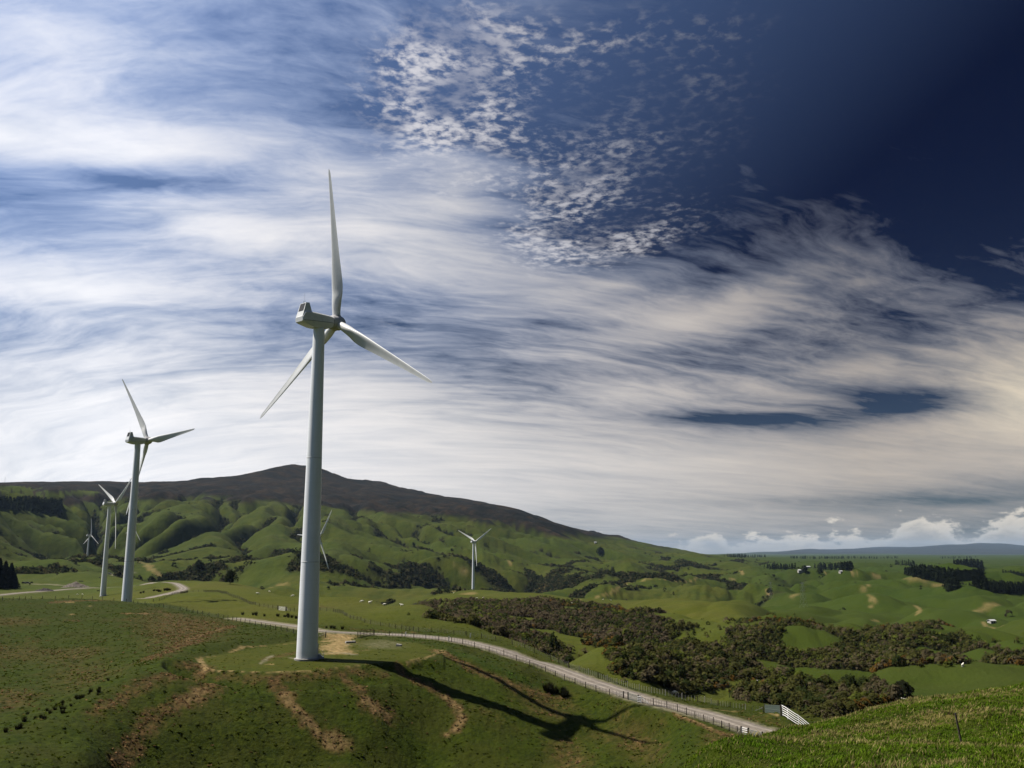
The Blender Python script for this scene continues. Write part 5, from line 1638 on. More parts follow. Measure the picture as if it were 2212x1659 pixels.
DK = (0.006, 0.008, 0.005)
tree('conifer', -6, 1272, 850, 1200, 27, 8.0, 'tallest near-black conifer of the clump cut by the left edge', 'conifer', DK, 41, 0.7, nq=900)
tree('conifer', 8, 1271, 850, 1200, 24, 7.5, 'near-black conifer in the middle of the clump at the left edge', 'conifer', DK, 42, 0.7, nq=900)
tree('conifer', 21, 1270, 850, 1200, 22, 7.0, 'near-black conifer on the right-hand side of the clump at the left edge', 'conifer', DK, 43, 0.7, nq=900)
tree('conifer', 30, 1270, 850, 1200, 13, 5.5, 'lowest spreading dark conifer at the foot of the clump at the left edge', 'conifer', DK, 44, 0.5, nq=500)
tree('round_tree', 1297, 1197, 2200, 4200, 21, 11, 'lone round dark tree on the smooth green slope under the ridge end', 'tree', (0.014, 0.020, 0.009), 45)
tree('round_tree', 1950, 1505, 190, 340, 3.4, 2.4, 'lone dark leaning tree in the green hollow behind the foreground slope', 'tree', (0.014, 0.016, 0.008), 47)
for i, (u, v, h, lab) in enumerate([(497, 1262, 9, 'small black tree alone at the back of the sunny fields left of the tall tower'), (428, 1234, 16, 'pointed dark tree in the bush gully left of the tall tower'), (1738, 1236, 14, 'dark round tree at the foot of the pale farm roofs'), (1772, 1240, 13, 'dark tree below the farm roofs, nearer to the pines')]):
    tree('round_tree', u, v, 600, 4200, h, h * 0.42, lab, 'tree', (0.013, 0.018, 0.008), 50 + i, 0.0)


# ---- rushes in the wet gully and the fields
def rush_clumps():
    rg = np.random.default_rng(61)
    lib = []
    for j in range(4):
        vs, fs, cs = [], [], []
        for k in range(60):
            a = rg.random() * 6.28; r0 = 0.22 * math.sqrt(rg.random()); ln = rg.uniform(0.55, 1.0); le = rg.uniform(0.1, 0.45)
            b = np.array([cos(a) * r0, sin(a) * r0, 0]); tp = b + np.array([cos(a) * le, sin(a) * le, ln])
            s = np.array([-sin(a), cos(a), 0]) * 0.05
            o = len(vs); vs += [b - s, b + s, tp]; fs.append((o, o + 1, o + 2))
            cs += [np.array((0.022, 0.022, 0.010)) * rg.uniform(0.6, 1.6)] * 3
        oo = mesh_obj('rush_mesh', np.array(vs), np.array(fs), M_GRASS, attrs={'tone': np.array(cs)}); lib.append(oo.data); bpy.data.objects.remove(oo)
    sets = [([(12, 1574), (40, 1566), (72, 1556), (111, 1540), (150, 1520), (183, 1502), (215, 1486)], 34, 0.85, 'dark rush clump in the wet gully at the lower left', 'rushes along the lower left gully', 150, 215),
            ([(1170, 1488), (1195, 1494), (1215, 1499), (1234, 1505)], 15, 1.7, 'dark brown rush clump in the ditch below the road fence', 'rushes in the roadside ditch', 170, 230),
            ([(520, 1327), (545, 1329), (592, 1333), (600, 1334), (615, 1330), (630, 1336), (637, 1338)], 14, 1.3, 'dark rush tuft in the sunny field left of the tall tower', 'rush tufts in the field by the tower', 290, 400),
            ([(709, 1357), (712, 1357), (731, 1359), (735, 1359)], 5, 1.1, 'dark rush tuft at the road edge right of the tall tower', 'rush tufts by the road junction', 240, 330),
            ([(330, 1277), (345, 1276), (370, 1275), (300, 1283), (312, 1280)], 18, 1.8, 'dark rush tuft in the paddock inside the road bend', 'rush tufts inside the road bend', 420, 900)]
    for pix, n, sc, lab, grp, r0, r1 in sets:
        P = path(pix, r0, r1)
        for k in range(n):
            i = rg.integers(0, len(P) - 1); p = P[i].lerp(P[i + 1], rg.random())
            w = 2.2 if n > 20 else 0.9
            xx, yy = p.x + rg.normal() * w, p.y + rg.normal() * w
            o = bpy.data.objects.new('rush_clump', lib[rg.integers(4)]); COL.objects.link(o)
            o.location = (xx, yy, zat(xx, yy) - 0.03); o.rotation_euler = (0, 0, rg.random() * 6.28)
            s = sc * rg.uniform(0.6, 1.15); o.scale = (s * 1.15, s * 1.15, s)
            tag(o, lab, 'rush clump', grp)


rush_clumps()


# ---- grass: blades on the slope underfoot, tussocks on the turbine mound
def grass_underfoot():
    rg = np.random.default_rng(77)
    n = 560000
    a = rg.uniform(radians(2), radians(40), n); r = np.sqrt(rg.uniform(15 ** 2, 58 ** 2, n))
    keep_ = rg.random(n) < np.clip(1.25 - r / 75, 0.35, 1)
    a, r = a[keep_], r[keep_]
    x, y = r * np.sin(a), r * np.cos(a)
    x += 0.10 * np.sin(x * 7 + y * 3); z = bil(GZ, x, y)
    n = len(x)
    st = np.clip(bil(STRAW, x, y) * 1.1 - 0.15, 0, 1)
    cl = pnoise(x / 0.55, y / 0.55, 111); cl2 = pnoise(x / 2.3, y / 2.3, 112)
    dry = rg.random(n) < 0.05 + 0.50 * st * np.clip(0.45 + cl, 0, 1.1)
    h = (0.045 + 0.07 * np.clip(cl + 0.25, 0, 1) + 0.05 * np.clip(cl2, 0, 1)) * rg.uniform(0.6, 1.5, n)
    h[dry] *= 1.3
    stalk = rg.random(n) < 0.003 + 0.012 * st
    h[stalk] *= 1.7; dry |= stalk
    w = rg.uniform(0.008, 0.018, n) * (0.8 + r / 60)
    ph = rg.random(n) * 2 * pi; lean = h * rg.uniform(0.2, 0.9, n); lp = 0.6 + rg.normal(size=n) * 0.9
    b = np.stack([x, y, z - 0.02], -1)
    s = np.stack([np.cos(ph), np.sin(ph), 0 * ph], -1) * w[:, None]
    md = b + np.stack([np.cos(lp) * lean * 0.3, np.sin(lp) * lean * 0.3, h * 0.6], -1)
    tp = b + np.stack([np.cos(lp) * lean, np.sin(lp) * lean, h], -1)
    v = np.stack([b - s, b + s, md + s * 0.7, md - s * 0.7, tp], 1).reshape(-1, 3)
    k = np.arange(n)[:, None] * 5
    f = np.concatenate([k + np.array([[0, 1, 2, 3]])], 0)
    f2 = k + np.array([[3, 2, 4, 4]])
    tone = np.where(dry[:, None], np.array([[0.24, 0.20, 0.075]]), np.array([[0.072, 0.128, 0.008]]))
    yl = np.clip(0.5 + 1.2 * pnoise(x / 1.6, y / 1.6, 113), 0, 1)[:, None]
    tone = tone * (1 - 0.5 * yl) + np.where(dry[:, None], tone, np.array([[0.108, 0.140, 0.011]])) * 0.5 * yl
    tone = tone * rg.uniform(0.65, 1.35, (n, 1))
    fq = f
    o = mesh_obj('grass', v, fq, M_GRASS, attrs={'tone': np.repeat(tone, 5, axis=0)})
    # tips as a second set of triangles in the same mesh
    me = o.data
    bmv = np.concatenate([k + np.array([[3, 2, 4]])], 0)
    vv, ff = v, bmv
    o2 = mesh_obj('grass_tip', vv, ff, M_GRASS, attrs={'tone': np.repeat(tone, 5, axis=0)})
    import bmesh
    bm = bmesh.new(); bm.from_mesh(me); bm.from_mesh(o2.data); bm.to_mesh(me); bm.free()
    bpy.data.objects.remove(o2)
    tag(o, 'rough green and straw coloured grass on the nearest slope, lower right', 'grass', kind='stuff')


grass_underfoot()


def tussocks():
    rg = np.random.default_rng(78)
    n = 300000
    a = rg.uniform(radians(-31), radians(24), n); r = np.sqrt(rg.uniform(128 ** 2, 400 ** 2, n))
    x, y = r * np.sin(a), r * np.cos(a); z = bil(GZ, x, y)
    fld = bil(FIELD, x, y); bs = bil(BUSH, x, y); gv = bil(GRAVEL, x, y); cy = bil(CLAY, x, y); br = bil(BROWN, x, y); lu = bil(LUSH_DIM, x, y)
    cl = pnoise(x / 2.1, y / 2.1, 121) + 0.6 * pnoise(x / 6, y / 6, 122)
    m = (bs < 0.3) & (gv < 0.25) & (cy < 0.5) & (rg.random(n) < np.clip(0.12 + 0.4 * cl + 0.5 * br - 0.3 * fld, 0.03, 1) * np.clip((410 - r) / 150, 0, 1))
    for tx, ty in TURB_XY[:1]:
        m &= np.hypot(x - tx, y - ty) > 3.2
    x, y, z, r, br, fld, lu = [q[m] for q in (x, y, z, r, br, fld, lu)]
    n = len(x)
    H = rg.uniform(0.08, 0.24, n) * (1 - 0.45 * fld); W = rg.uniform(0.14, 0.34, n)
    V_, F_, C_ = [], [], []
    dry = rg.random(n) < np.clip(br * 1.05, 0.05, 0.92)
    base = np.where(dry[:, None], np.array([[0.20, 0.118, 0.058]]), np.array([[0.048, 0.064, 0.004]]) * (1 - fld[:, None]) + np.array([[0.078, 0.088, 0.007]]) * fld[:, None])
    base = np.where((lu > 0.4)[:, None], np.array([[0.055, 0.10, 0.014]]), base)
    base = base * rg.uniform(0.80, 1.35, (n, 1))
    for k in range(3):
        ph = rg.random(n) * 2 * pi
        s = np.stack([np.cos(ph) * W, np.sin(ph) * W, 0 * W], -1)
        c0 = np.stack([x + rg.normal(size=n) * 0.1, y + rg.normal(size=n) * 0.1, z - 0.05], -1)
        tp = c0 + np.stack([rg.normal(size=n) * 0.20 - 0.05, rg.normal(size=n) * 0.20, H], -1)
        V_.append(np.stack([c0 - s, c0 + s, tp], 1).reshape(-1, 3)); C_.append(np.repeat(base, 3, axis=0))
    v = np.concatenate(V_); c = np.concatenate(C_); f = np.arange(len(v)).reshape(-1, 3)
    o = mesh_obj('grass_tussocks', v, f, M_GRASS, attrs={'tone': c})
    tag(o, 'short tufted pasture with brown dry tussocks over the turbine mound and left hill', 'grass', kind='stuff')
    print('tussocks', n)


tussocks()


# ================================================================== FENCES, GATES, MARKERS
def post_me(h, r, mat, seg=8):
    v, f = lathe([(r * 1.05, -0.4), (r, 0.1), (r * 0.94, h - 0.04), (r * 0.7, h)], seg)
    o = mesh_obj('post', v, f, mat); me = o.data; bpy.data.objects.remove(o)
    return me


POST_DARK = post_me(1.22, 0.085, M_WOOD); POST_PALE = post_me(1.22, 0.085, M_PALEWOOD); POST_END = post_me(1.35, 0.12, M_WOOD)


def batten_me(mat):
    v, f = box(-0.025, 0.025, -0.02, 0.02, 0.06, 1.08)
    o = mesh_obj('batten', v, f, mat); me = o.data; bpy.data.objects.remove(o)
    return me


BAT_DARK = batten_me(simple('grey_batten', (0.16, 0.145, 0.12), 0.9, 0.1, 0.2, 9)); BAT_PALE = batten_me(simple('pale_batten', (0.34, 0.32, 0.27), 0.9, 0.1, 0.15, 9))


def fence(pix, r0, r1, spacing, label, pale=False, bat=0, ends=(), P=None, posts_at=None):
    P = P or path(pix, r0, r1)
    # refine along the ground
    L = resample(P, spacing)
    for p in L:
        p.z = zat(p.x, p.y)
    if len(L) > 99:
        L = L[:99]
    root = empty('wire_fence', L[0])
    tag(root, label, 'fence', 'post and wire farm fences')
    o0 = L[0]
    rg = random.Random(len(L))
    for i, p in enumerate(L):
        po = bpy.data.objects.new('post', POST_END if i in (0, len(L) - 1) else (POST_PALE if pale and rg.random() < 0.8 else POST_DARK))
        COL.objects.link(po); po.parent = root
        po.location = p - o0; po.rotation_euler = (rg.uniform(-.05, .05), rg.uniform(-.05, .05), rg.random() * 6)
        po.scale = (1, 1, rg.uniform(0.92, 1.08))
    nb = 0; bv, bf = [], []
    allb = []
    for a, b in zip(L[:-1], L[1:]):
        for k in range(1, bat + 1):
            q = a.lerp(b, k / (bat + 1)); q.z = zat(q.x, q.y)
            allb.append((q.length, q, math.atan2(b.y - a.y, b.x - a.x)))
    allb.sort(key=lambda t_: t_[0])
    for d_, q, an in allb[:100]:
        bo = bpy.data.objects.new('batten', BAT_PALE if pale else BAT_DARK); COL.objects.link(bo); bo.parent = root
        bo.location = q - o0; bo.rotation_euler = (0, 0, an)
    if len(allb) > 100:
        parts = []
        for d_, q, an in allb[100:]:
            v, f = box(-0.025, 0.025, -0.02, 0.02, 0.06, 1.08)
            parts.append(([(q.x - o0.x + p[0] * cos(an) - p[1] * sin(an), q.y - o0.y + p[0] * sin(an) + p[1] * cos(an), q.z - o0.z + p[2]) for p in v], f))
        me = mesh_obj('batten', *join(*parts), (BAT_PALE if pale else BAT_DARK).materials[0], root)
        me['kind'] = 'stuff'
    for h in (0.25, 0.5, 0.75, 0.98):
        parts = []
        for a, b in zip(L[:-1], L[1:]):
            parts.append(bar(a - o0 + Vector((0, 0, h)), b - o0 + Vector((0, 0, h)), 0.006, 3))
        mesh_obj('wire', *join(*parts), M_WIRE, root)
    for i, dirn in ends:
        p = L[i]; q = L[i + dirn] if 0 <= i + dirn < len(L) or i < 0 else L[i]
        d = (q - p); d.z = 0; d.normalize()
        foot = p + d * 1.7; foot.z = zat(foot.x, foot.y)
        mesh_obj('stay', *bar(p - o0 + Vector((0, 0, 0.95)), foot - o0 + Vector((0, 0, 0.1)), 0.055, 6), M_PALEWOOD, root)
    return L


fence([(5, 1297), (24, 1297), (70, 1294), (130, 1292.5), (180, 1293), (230, 1296), (282, 1302), (304, 1306), (332, 1310), (359, 1314), (386, 1318), (415, 1324), (443, 1330), (473, 1334.5), (502, 1340), (532, 1347), (564, 1353.5), (595, 1360), (633, 1368), (668, 1374), (705, 1377)],
      215, 400, 4.6, 'dark post fence along the brown hill crest on the left', bat=0, ends=((-1, -1),))
fence([(331, 1300), (342, 1298.5), (366, 1289), (390, 1282.5), (406, 1279.5), (441, 1278), (476, 1280.5), (491, 1284), (520, 1295), (552, 1307), (580, 1313), (600, 1316.5)], 330, 560, 4.5, 'fence over the top of the sunny dome-shaped field, down to the pale gate', bat=3)
fence([(619, 1319), (637, 1321), (665, 1320), (692, 1318.5), (721, 1322), (750, 1332), (793, 1347), (820, 1351.5), (842, 1355), (871, 1359), (900, 1364), (930, 1366), (958, 1368.5), (986, 1371), (1016, 1374.5), (1043, 1378), (1070, 1384), (1097, 1390), (1123, 1397), (1155, 1411), (1189, 1424), (1209, 1434), (1228, 1442)],
      195, 420, 4.3, 'long wire fence beyond the road, from the pale gate past the bend', bat=3, ends=((0, 1),))
FAR_F = fence([(1229, 1442.5), (1249, 1449), (1283, 1461), (1320, 1474), (1360, 1486), (1405, 1497), (1453, 1507), (1503, 1517), (1556, 1525), (1617, 1534), (1650, 1539)], 165, 240, 3.7, 'pale post fence with pale battens beyond the road, ending at the green gate', pale=True, bat=4, ends=((-1, -1),))
fence([(808, 1372), (840, 1373.5), (873, 1376), (906, 1379), (936, 1382), (971, 1386), (1000, 1392), (1029, 1400), (1051, 1406), (1075, 1412), (1096, 1419), (1117, 1427.5), (1140, 1436), (1164, 1445), (1181, 1452), (1198, 1460), (1216, 1469), (1254, 1482), (1294, 1497), (1315, 1501), (1334, 1504), (1355, 1511)],
      150, 270, 4.2, 'dark roadside fence from the wooden yard rails to the small mesh gate', bat=3, ends=((-1, -1), (12, -1)))
NEAR_F = fence([(1383, 1518), (1404, 1522), (1422, 1526), (1441, 1530), (1461, 1536), (1482, 1544), (1504, 1552.5), (1527, 1560.5), (1551, 1569), (1577, 1580), (1601, 1590)], 140, 200, 3.3, 'dark roadside fence between the small mesh gate and the short white rail panel', bat=4, ends=((-1, -1), (0, 1)))


def gate(name, p, q, h, bars, r, mat, label, cat, posts=True, mesh=False, group=None, uprights=2, postmat=None, diag=True, lift=0.12):
    root = empty(name, p); tag(root, label, cat, group)
    d = q - p; n = 1
    Z = Vector((0, 0, 1))
    rails = []
    for k in range(bars):
        z = lift + (h - lift) * k / (bars - 1)
        ro = mesh_obj('rail', *bar(Z * z, d + Z * z, r, 8), mat, root)
    for k in range(uprights):
        s = k / (uprights - 1)
        mesh_obj('upright', *bar(d * s + Z * lift, d * s + Z * h, r, 8), mat, root)
    if diag:
        mesh_obj('brace', *bar(d * 0.02 + Z * lift, d * 0.5 + Z * h, r * 0.8, 6), mat, root)
    if mesh:
        parts = []
        m = int(d.length / 0.16)
        for k in range(1, m):
            parts.append(bar(d * (k / m) + Z * lift, d * (k / m) + Z * h, 0.012, 4))
        for k in range(1, 8):
            z = lift + (h - lift) * k / 8
            parts.append(bar(Z * z, d + Z * z, 0.012, 4))
        mesh_obj('netting', *join(*parts), mat, root)
    if posts:
        for s in (0, 1):
            v, f = lathe([(0.14, -0.4), (0.13, h + 0.12), (0.1, h + 0.2)], 10)
            o_ = Vector((0, 0, 0)) if s == 0 else d
            e = d.normalized() * (-0.17 if s == 0 else 0.17)
            mesh_obj('gatepost', [(a[0] + o_.x + e.x, a[1] + o_.y + e.y, a[2] + o_.z) for a in v], f, postmat or M_WOOD, root)
    return root


def two(a, b, r0, r1):
    return ground_at(*a, r0, r1), ground_at(*b, r0, r1)


p, q = two((602, 1318), (617, 1320), 290, 430)
gate('field_gate', p, q, 1.25, 5, 0.035, M_WHITEWOOD, 'pale field gate in the fence across the sunny field, left of the tall tower', 'gate')
p, q = two((772, 1377.5), (806, 1371.5), 210, 290)
gate('yard_rails', p, q, 1.5, 5, 0.055, M_WOOD, 'dark wooden yard rails with six uprights beside the clay track junction', 'railing', posts=False, uprights=6, diag=False)
p, q = two((1358, 1511.5), (1378, 1517), 150, 220)
gate('mesh_gate', p, q, 1.2, 3, 0.03, M_MESH, 'grey green mesh gate in the near roadside fence, halfway along the road', 'gate', mesh=True)
p = ground_at(1385, 1519, 150, 220); 
root = empty('slatted_barrier', p); tag(root, 'white boarded panel with a slanting stay beside the mesh gate halfway along the road', 'rail panel')
d = Vector((0.62, -0.25, 0)); Z = Vector((0, 0, 1))
for k in range(4):
    mesh_obj('rail', *bar(Z * (0.25 + 0.3 * k) - d, Z * (0.25 + 0.3 * k), 0.06, 6), M_WHITEWOOD, root)
mesh_obj('stay', *bar(Z * 1.0 + d * 0.1, d * 2.2 + Z * 0.05, 0.06, 6), M_WHITEWOOD, root)
mesh_obj('upright', *bar(Z * -0.1, Z * 1.3, 0.07, 6), M_WHITEWOOD, root)
p, q = two((1604, 1591), (1616, 1593.5), 140, 190)
gate('slatted_barrier', p, q, 1.3, 5, 0.05, M_WHITEWOOD, 'short white five-rail panel between two dark posts at the bottom end of the road', 'rail panel', diag=False)
p, q = two((1618, 1594), (1646, 1601), 135, 190)
gate('mesh_gate', p, q, 1.2, 3, 0.035, M_MESH, 'mesh gate next to the short white rail panel, partly hidden by the nearest slope', 'gate', mesh=True, diag=False)
p, q = two((1653, 1540), (1687, 1546), 150, 215)
gate('mesh_gate', p, q, 1.6, 3, 0.04, M_MESH, 'long green mesh gate beyond the road, joined to the white curved rail fence', 'gate', mesh=True, diag=False)
WR = [q + Vector((0.2, -0.1, 0))]
for (u, v) in [(1695, 1549.5), (1704, 1555.5), (1716, 1563.5), (1728, 1571)]:
    WR.append(ground_at(u, v, 130, 215))
dd = (WR[-1] - WR[-2]).normalized()
for k in range(2):
    e = WR[-1] + Vector((dd.x, dd.y, 0)) * 2.5; e.z = zat(e.x, e.y); WR.append(e)
WR = [Vector((a.x, a.y, zat(a.x, a.y))) for a in smooth_line(WR, 1)]
root = empty('white_rail_fence', WR[0]); tag(root, 'white five-rail wooden fence curving downhill behind the nearest slope', 'fence')
for k in range(5):
    z = 0.28 + 0.36 * k
    parts = [bar(a - WR[0] + Vector((0, 0, z)), b - WR[0] + Vector((0, 0, z)), 0.055, 6) for a, b in zip(WR[:-1], WR[1:])]
    mesh_obj('rail', *join(*parts), M_WHITEWOOD, root)
for a in resample(WR, 2.4):
    g = Vector((a.x, a.y, zat(a.x, a.y))) - WR[0]
    mesh_obj('post', *bar(g + Vector((0.09, 0.09, -0.3)), g + Vector((0.09, 0.09, 1.58)), 0.075, 8), M_WHITEWOOD, root)


def marker(u, v, r0, r1, lab, h=1.15):
    p = ground_at(u, v, r0, r1)
    root = empty('marker_post', p); tag(root, lab, 'marker post', 'white road marker posts')
    v_, f_ = box(-0.11, 0.11, -0.035, 0.035, -0.3, h)
    mesh_obj('post', v_, f_, M_PLASTIC, root).rotation_euler = (0.05, 0.07, 0.3)
    v_, f_ = box(-0.112, 0.112, -0.042, -0.036, h * 0.72, h * 0.86)
    mesh_obj('reflector_band', v_, f_, M_RING, root).rotation_euler = (0.05, 0.07, 0.3)


marker(876, 1374.5, 200, 300, 'white road marker post nearest to the clay track junction')
marker(969, 1385.5, 190, 280, 'white road marker post in the middle of the road bend, on the near side')
marker(1016, 1377.5, 190, 290, 'white road marker post on the far side of the road bend')

# ---- broken concrete lying by the clay junction
for (u, v, L_, rz_, lab) in ((757, 1389, 2.6, 0.5, 'long pale broken concrete block beside the clay track junction'), (862, 1396, 1.3, -0.2, 'pale rock lying in the stony grass right of the clay junction')):
    p = ground_at(u, v, 170, 300)
    vs, fs = box(-L_ / 2, L_ / 2, -0.45, 0.45, -0.2, 0.5)
    vs = [(a * (0.9 if c > 0 else 1) + 0.1 * math.sin(7 * b), b * (0.8 if c > 0 else 1) + 0.08 * math.sin(5 * a), c + 0.1 * math.sin(3 * a + 2)) for a, b, c in vs]
    o = mesh_obj('concrete_block', vs, fs, M_CONC); o.location = p; o.rotation_euler = (0.06, 0.04, rz_); tag(o, lab, 'block')

# ---- leaning stake on the slope underfoot
p = ground_at(2080, 1607, 10, 60)
st = mesh_obj('stake', *join(bar((0, 0, -0.3), (-0.15, 0.02, 0.9), 0.035, 8, 0.028)), M_WOOD)
st.location = p; tag(st, 'old leaning wooden stake in the grass of the nearest slope, lower right', 'stake')


# ================================================================== ANIMALS
def skin_body(name, joints, edges, mat_main):
    me = bpy.data.meshes.new(name)
    me.from_pydata([j[:3] for j in joints], edges, [])
    o = bpy.data.objects.new(name, me); COL.objects.link(o)
    md = o.modifiers.new('skin', 'SKIN')
    for v, j in zip(me.skin_vertices[0].data, joints):
        v.radius = (j[3], j[3])
    me.skin_vertices[0].data[0].use_root = True
    sb = o.modifiers.new('sub', 'SUBSURF'); sb.levels = 1; sb.render_levels = 1
    dg = bpy.context.evaluated_depsgraph_get()
    out = bpy.data.meshes.new_from_object(o.evaluated_get(dg))
    bpy.data.objects.remove(o)
    out.name = name
    out.materials.clear(); out.materials.append(mat_main)
    out.polygons.foreach_set('use_smooth', np.ones(len(out.polygons), bool))
    return out


def beast(graze, legs=True):
    hz, hx = (0.22, 0.78) if graze else (0.92, 0.78)
    nz = 0.50 if graze else 0.76
    J = [(-0.32, 0, 0.60, 0.25), (0.0, 0, 0.60, 0.27), (0.30, 0, 0.60, 0.24), (0.52, 0, nz, 0.13), (hx, 0, hz, 0.10), (hx + 0.16, 0, hz - 0.07, 0.06), (-0.52, 0, 0.62, 0.10), (-0.60, 0, 0.42, 0.035)]
    E_ = [(0, 1), (1, 2), (2, 3), (3, 4), (4, 5), (0, 6), (6, 7)]
    for sx, base in ((-0.34, 0), (0.32, 2)):
        for sy in (-0.13, 0.13):
            i = len(J)
            J += [(sx + (-0.03 if sx < 0 else 0.02), sy, 0.38, 0.085), (sx + (0.04 if sx < 0 else -0.01), sy, 0.20, 0.045), (sx, sy, 0.0, 0.04)]
            E_ += [(base, i), (i, i + 1), (i + 1, i + 2)]
    for sy in (-0.09, 0.09):
        i = len(J); J.append((hx - 0.03, sy * 1.5, hz + 0.06, 0.03)); E_.append((4, i))
    return J, E_


SHEEP = [skin_body('sheep', *beast(g), M_WOOL) for g in (True, False)]
COW = [skin_body('cow', *beast(g), M_HIDE) for g in (True, False)]
rgs = random.Random(5)
for (u, v, r0, r1, lab) in [
        (799, 1304, 280, 470, 'largest white sheep in the field right of the tall tower'), (782, 1301.5, 280, 470, 'white sheep just left of the largest one right of the tall tower'),
        (1458, 1500, 170, 300, 'white sheep standing close behind the pale roadside fence'), (582, 1273, 380, 1000, 'white sheep at the back of the fields left of the tall tower'),
        (633, 1278, 300, 1000, 'white sheep at the left edge of the tall tower'), (556, 1284, 300, 800, 'white sheep by the fence corner in the fields left of the tall tower'),
        (980, 1282, 900, 1500, 'tiny white sheep on the hilltop just left of the lone right-hand turbine'), (984, 1307, 500, 900, 'white sheep in the grassy gap between two patches of brown scrub'),
        (831, 1302, 300, 800, 'white sheep at the left end of the brown scrub ridge'), (868, 1310, 300, 800, 'white sheep under the brown scrub ridge'),
        (1030, 1293, 600, 1500, 'tiny white sheep below the lone right-hand turbine'), (1044, 1292, 600, 1500, 'tiny white sheep a little right below the lone right-hand turbine'),
        (1096, 1344, 380, 640, 'white sheep in the small green clearing of the brown scrub'), (1617, 1478, 220, 330, 'left one of two white sheep on the gorse knoll beyond the road'), (1634, 1475, 220, 330, 'right one of two white sheep on the gorse knoll beyond the road'),
        (1955, 1517.5, 200, 320, 'left one of two white sheep on the rise behind the nearest slope'), (1974, 1520.5, 200, 320, 'right one of two white sheep on the rise behind the nearest slope'), (2080, 1441, 280, 400, 'white sheep on the right-hand green hill crest, below the gorse hedge'),
        (1235, 1305, 500, 1000, 'white sheep on the green strip above the brown scrub'), (1320, 1298, 600, 1600, 'right sheep of a pair beside the pale farm track'), (1303, 1296, 600, 1600, 'left sheep of a pair beside the pale farm track'),
        (167, 1285, 420, 1000, 'left one of two white sheep beyond the brown hill crest'), (178, 1285, 420, 1000, 'right one of two white sheep beyond the brown hill crest'), (1405, 1408, 260, 380, 'white sheep on the green spur beyond the road')]:
    p = ground_at(u, v, r0, r1)
    o = bpy.data.objects.new('sheep', SHEEP[rgs.randrange(2)]); COL.objects.link(o)
    o.location = p; o.rotation_euler = (0, 0, rgs.choice([0.3, 2.9, -0.4, 3.5, 0.9]))
    s = 1.15 * rgs.uniform(0.9, 1.1); o.scale = (s, s * 1.1, s)
    tag(o, lab, 'sheep', 'white sheep in the fields')
for (u, v, lab) in [(123, 1242, 'uppermost black cow on the low green hump'), (172, 1257, 'left cow of the close pair of black cattle on the green hump'), (177, 1257, 'right cow of the close pair of black cattle on the green hump'), (215, 1249, 'black cow nearest to the farthest left turbine'), (268, 1278, 'black cow low on the flat below the green hump'), (318, 1244, 'black cow at the right end of the green hump')]:
    p = ground_at(u * 1.0 * 0.68 + 30 if u > 250 else u, v, 700, 2300)
    o = bpy.data.objects.new('cow', COW[rgs.randrange(2)]); COL.objects.link(o)
    o.location = p; o.rotation_euler = (0, 0, rgs.uniform(-0.6, 0.6)); o.scale = (1.75, 1.7, 1.65)
    tag(o, lab, 'cow', 'black cattle on the far flats')


# ================================================================== BUILDINGS, VEHICLES, HEAPS, PYLONS
def shed(u, v, r0, r1, L, W, H, rise, rz, label, cat='farm building'):
    p = ground_at(u, v, r0, r1)
    root = empty('farm_building', p, rz); tag(root, label, cat)
    vs, fs = box(-L / 2, L / 2, -W / 2, W / 2, -2.5, H)
    o = len(vs); vs += [(-L / 2, 0, H + rise * 0.93), (L / 2, 0, H + rise * 0.93)]
    fs[1] = (4, 5, o + 1, o); fs.append((6, 7, o, o + 1)); fs.append((5, 6, o + 1)); fs.append((7, 4, o))
    mesh_obj('wall', vs, fs, M_WALL, root)
    e, t_ = 0.5, 0.12
    A = [(-L / 2 - e, -W / 2 - e, H - 0.05), (L / 2 + e, -W / 2 - e, H - 0.05), (L / 2 + e, 0, H + rise), (-L / 2 - e, 0, H + rise), (L / 2 + e, W / 2 + e, H - 0.05), (-L / 2 - e, W / 2 + e, H - 0.05)]
    vs = A + [(a, b, c + t_) for a, b, c in A]
    fs = [(0, 3, 2, 1), (3, 5, 4, 2), (6, 7, 8, 9), (9, 8, 10, 11), (0, 1, 7, 6), (4, 5, 11, 10), (1, 2, 8, 7), (2, 4, 10, 8), (3, 0, 6, 9), (5, 3, 9, 11)]
    mesh_obj('roof', vs, fs, M_ROOF, root)
    for k in range(2):
        x0 = -L * 0.3 + k * L * 0.4
        dv, df = box(x0, x0 + min(3.0, L * 0.2), -W / 2 - 0.06, -W / 2 + 0.02, 0.0, H * 0.75)
        mesh_obj('door', dv, df, M_GASK, root)
    return root


shed(1743, 1226.5, 1800, 4500, 20, 9, 3.2, 2.2, 0.15, 'long farm shed with a pale roof beside the dark pines')
shed(1731, 1234.5, 1800, 4500, 14, 7, 2.4, 1.8, 0.1, 'lower pale-roofed farm shed in front of the long one')
shed(1816, 1237, 1800, 4500, 6, 5, 2.4, 1.6, 0.5, 'tiny pale hut below the pines right of the farm sheds', 'hut')
shed(2142, 1346, 500, 1300, 5, 4, 1.9, 1.0, 0.3, 'small grey shed on the green flat at the right')
shed(1286, 1173, 2500, 4500, 8, 6, 2.6, 1.8, 0.2, 'tiny pale house high on the slope above the lone right-hand turbine', 'house')


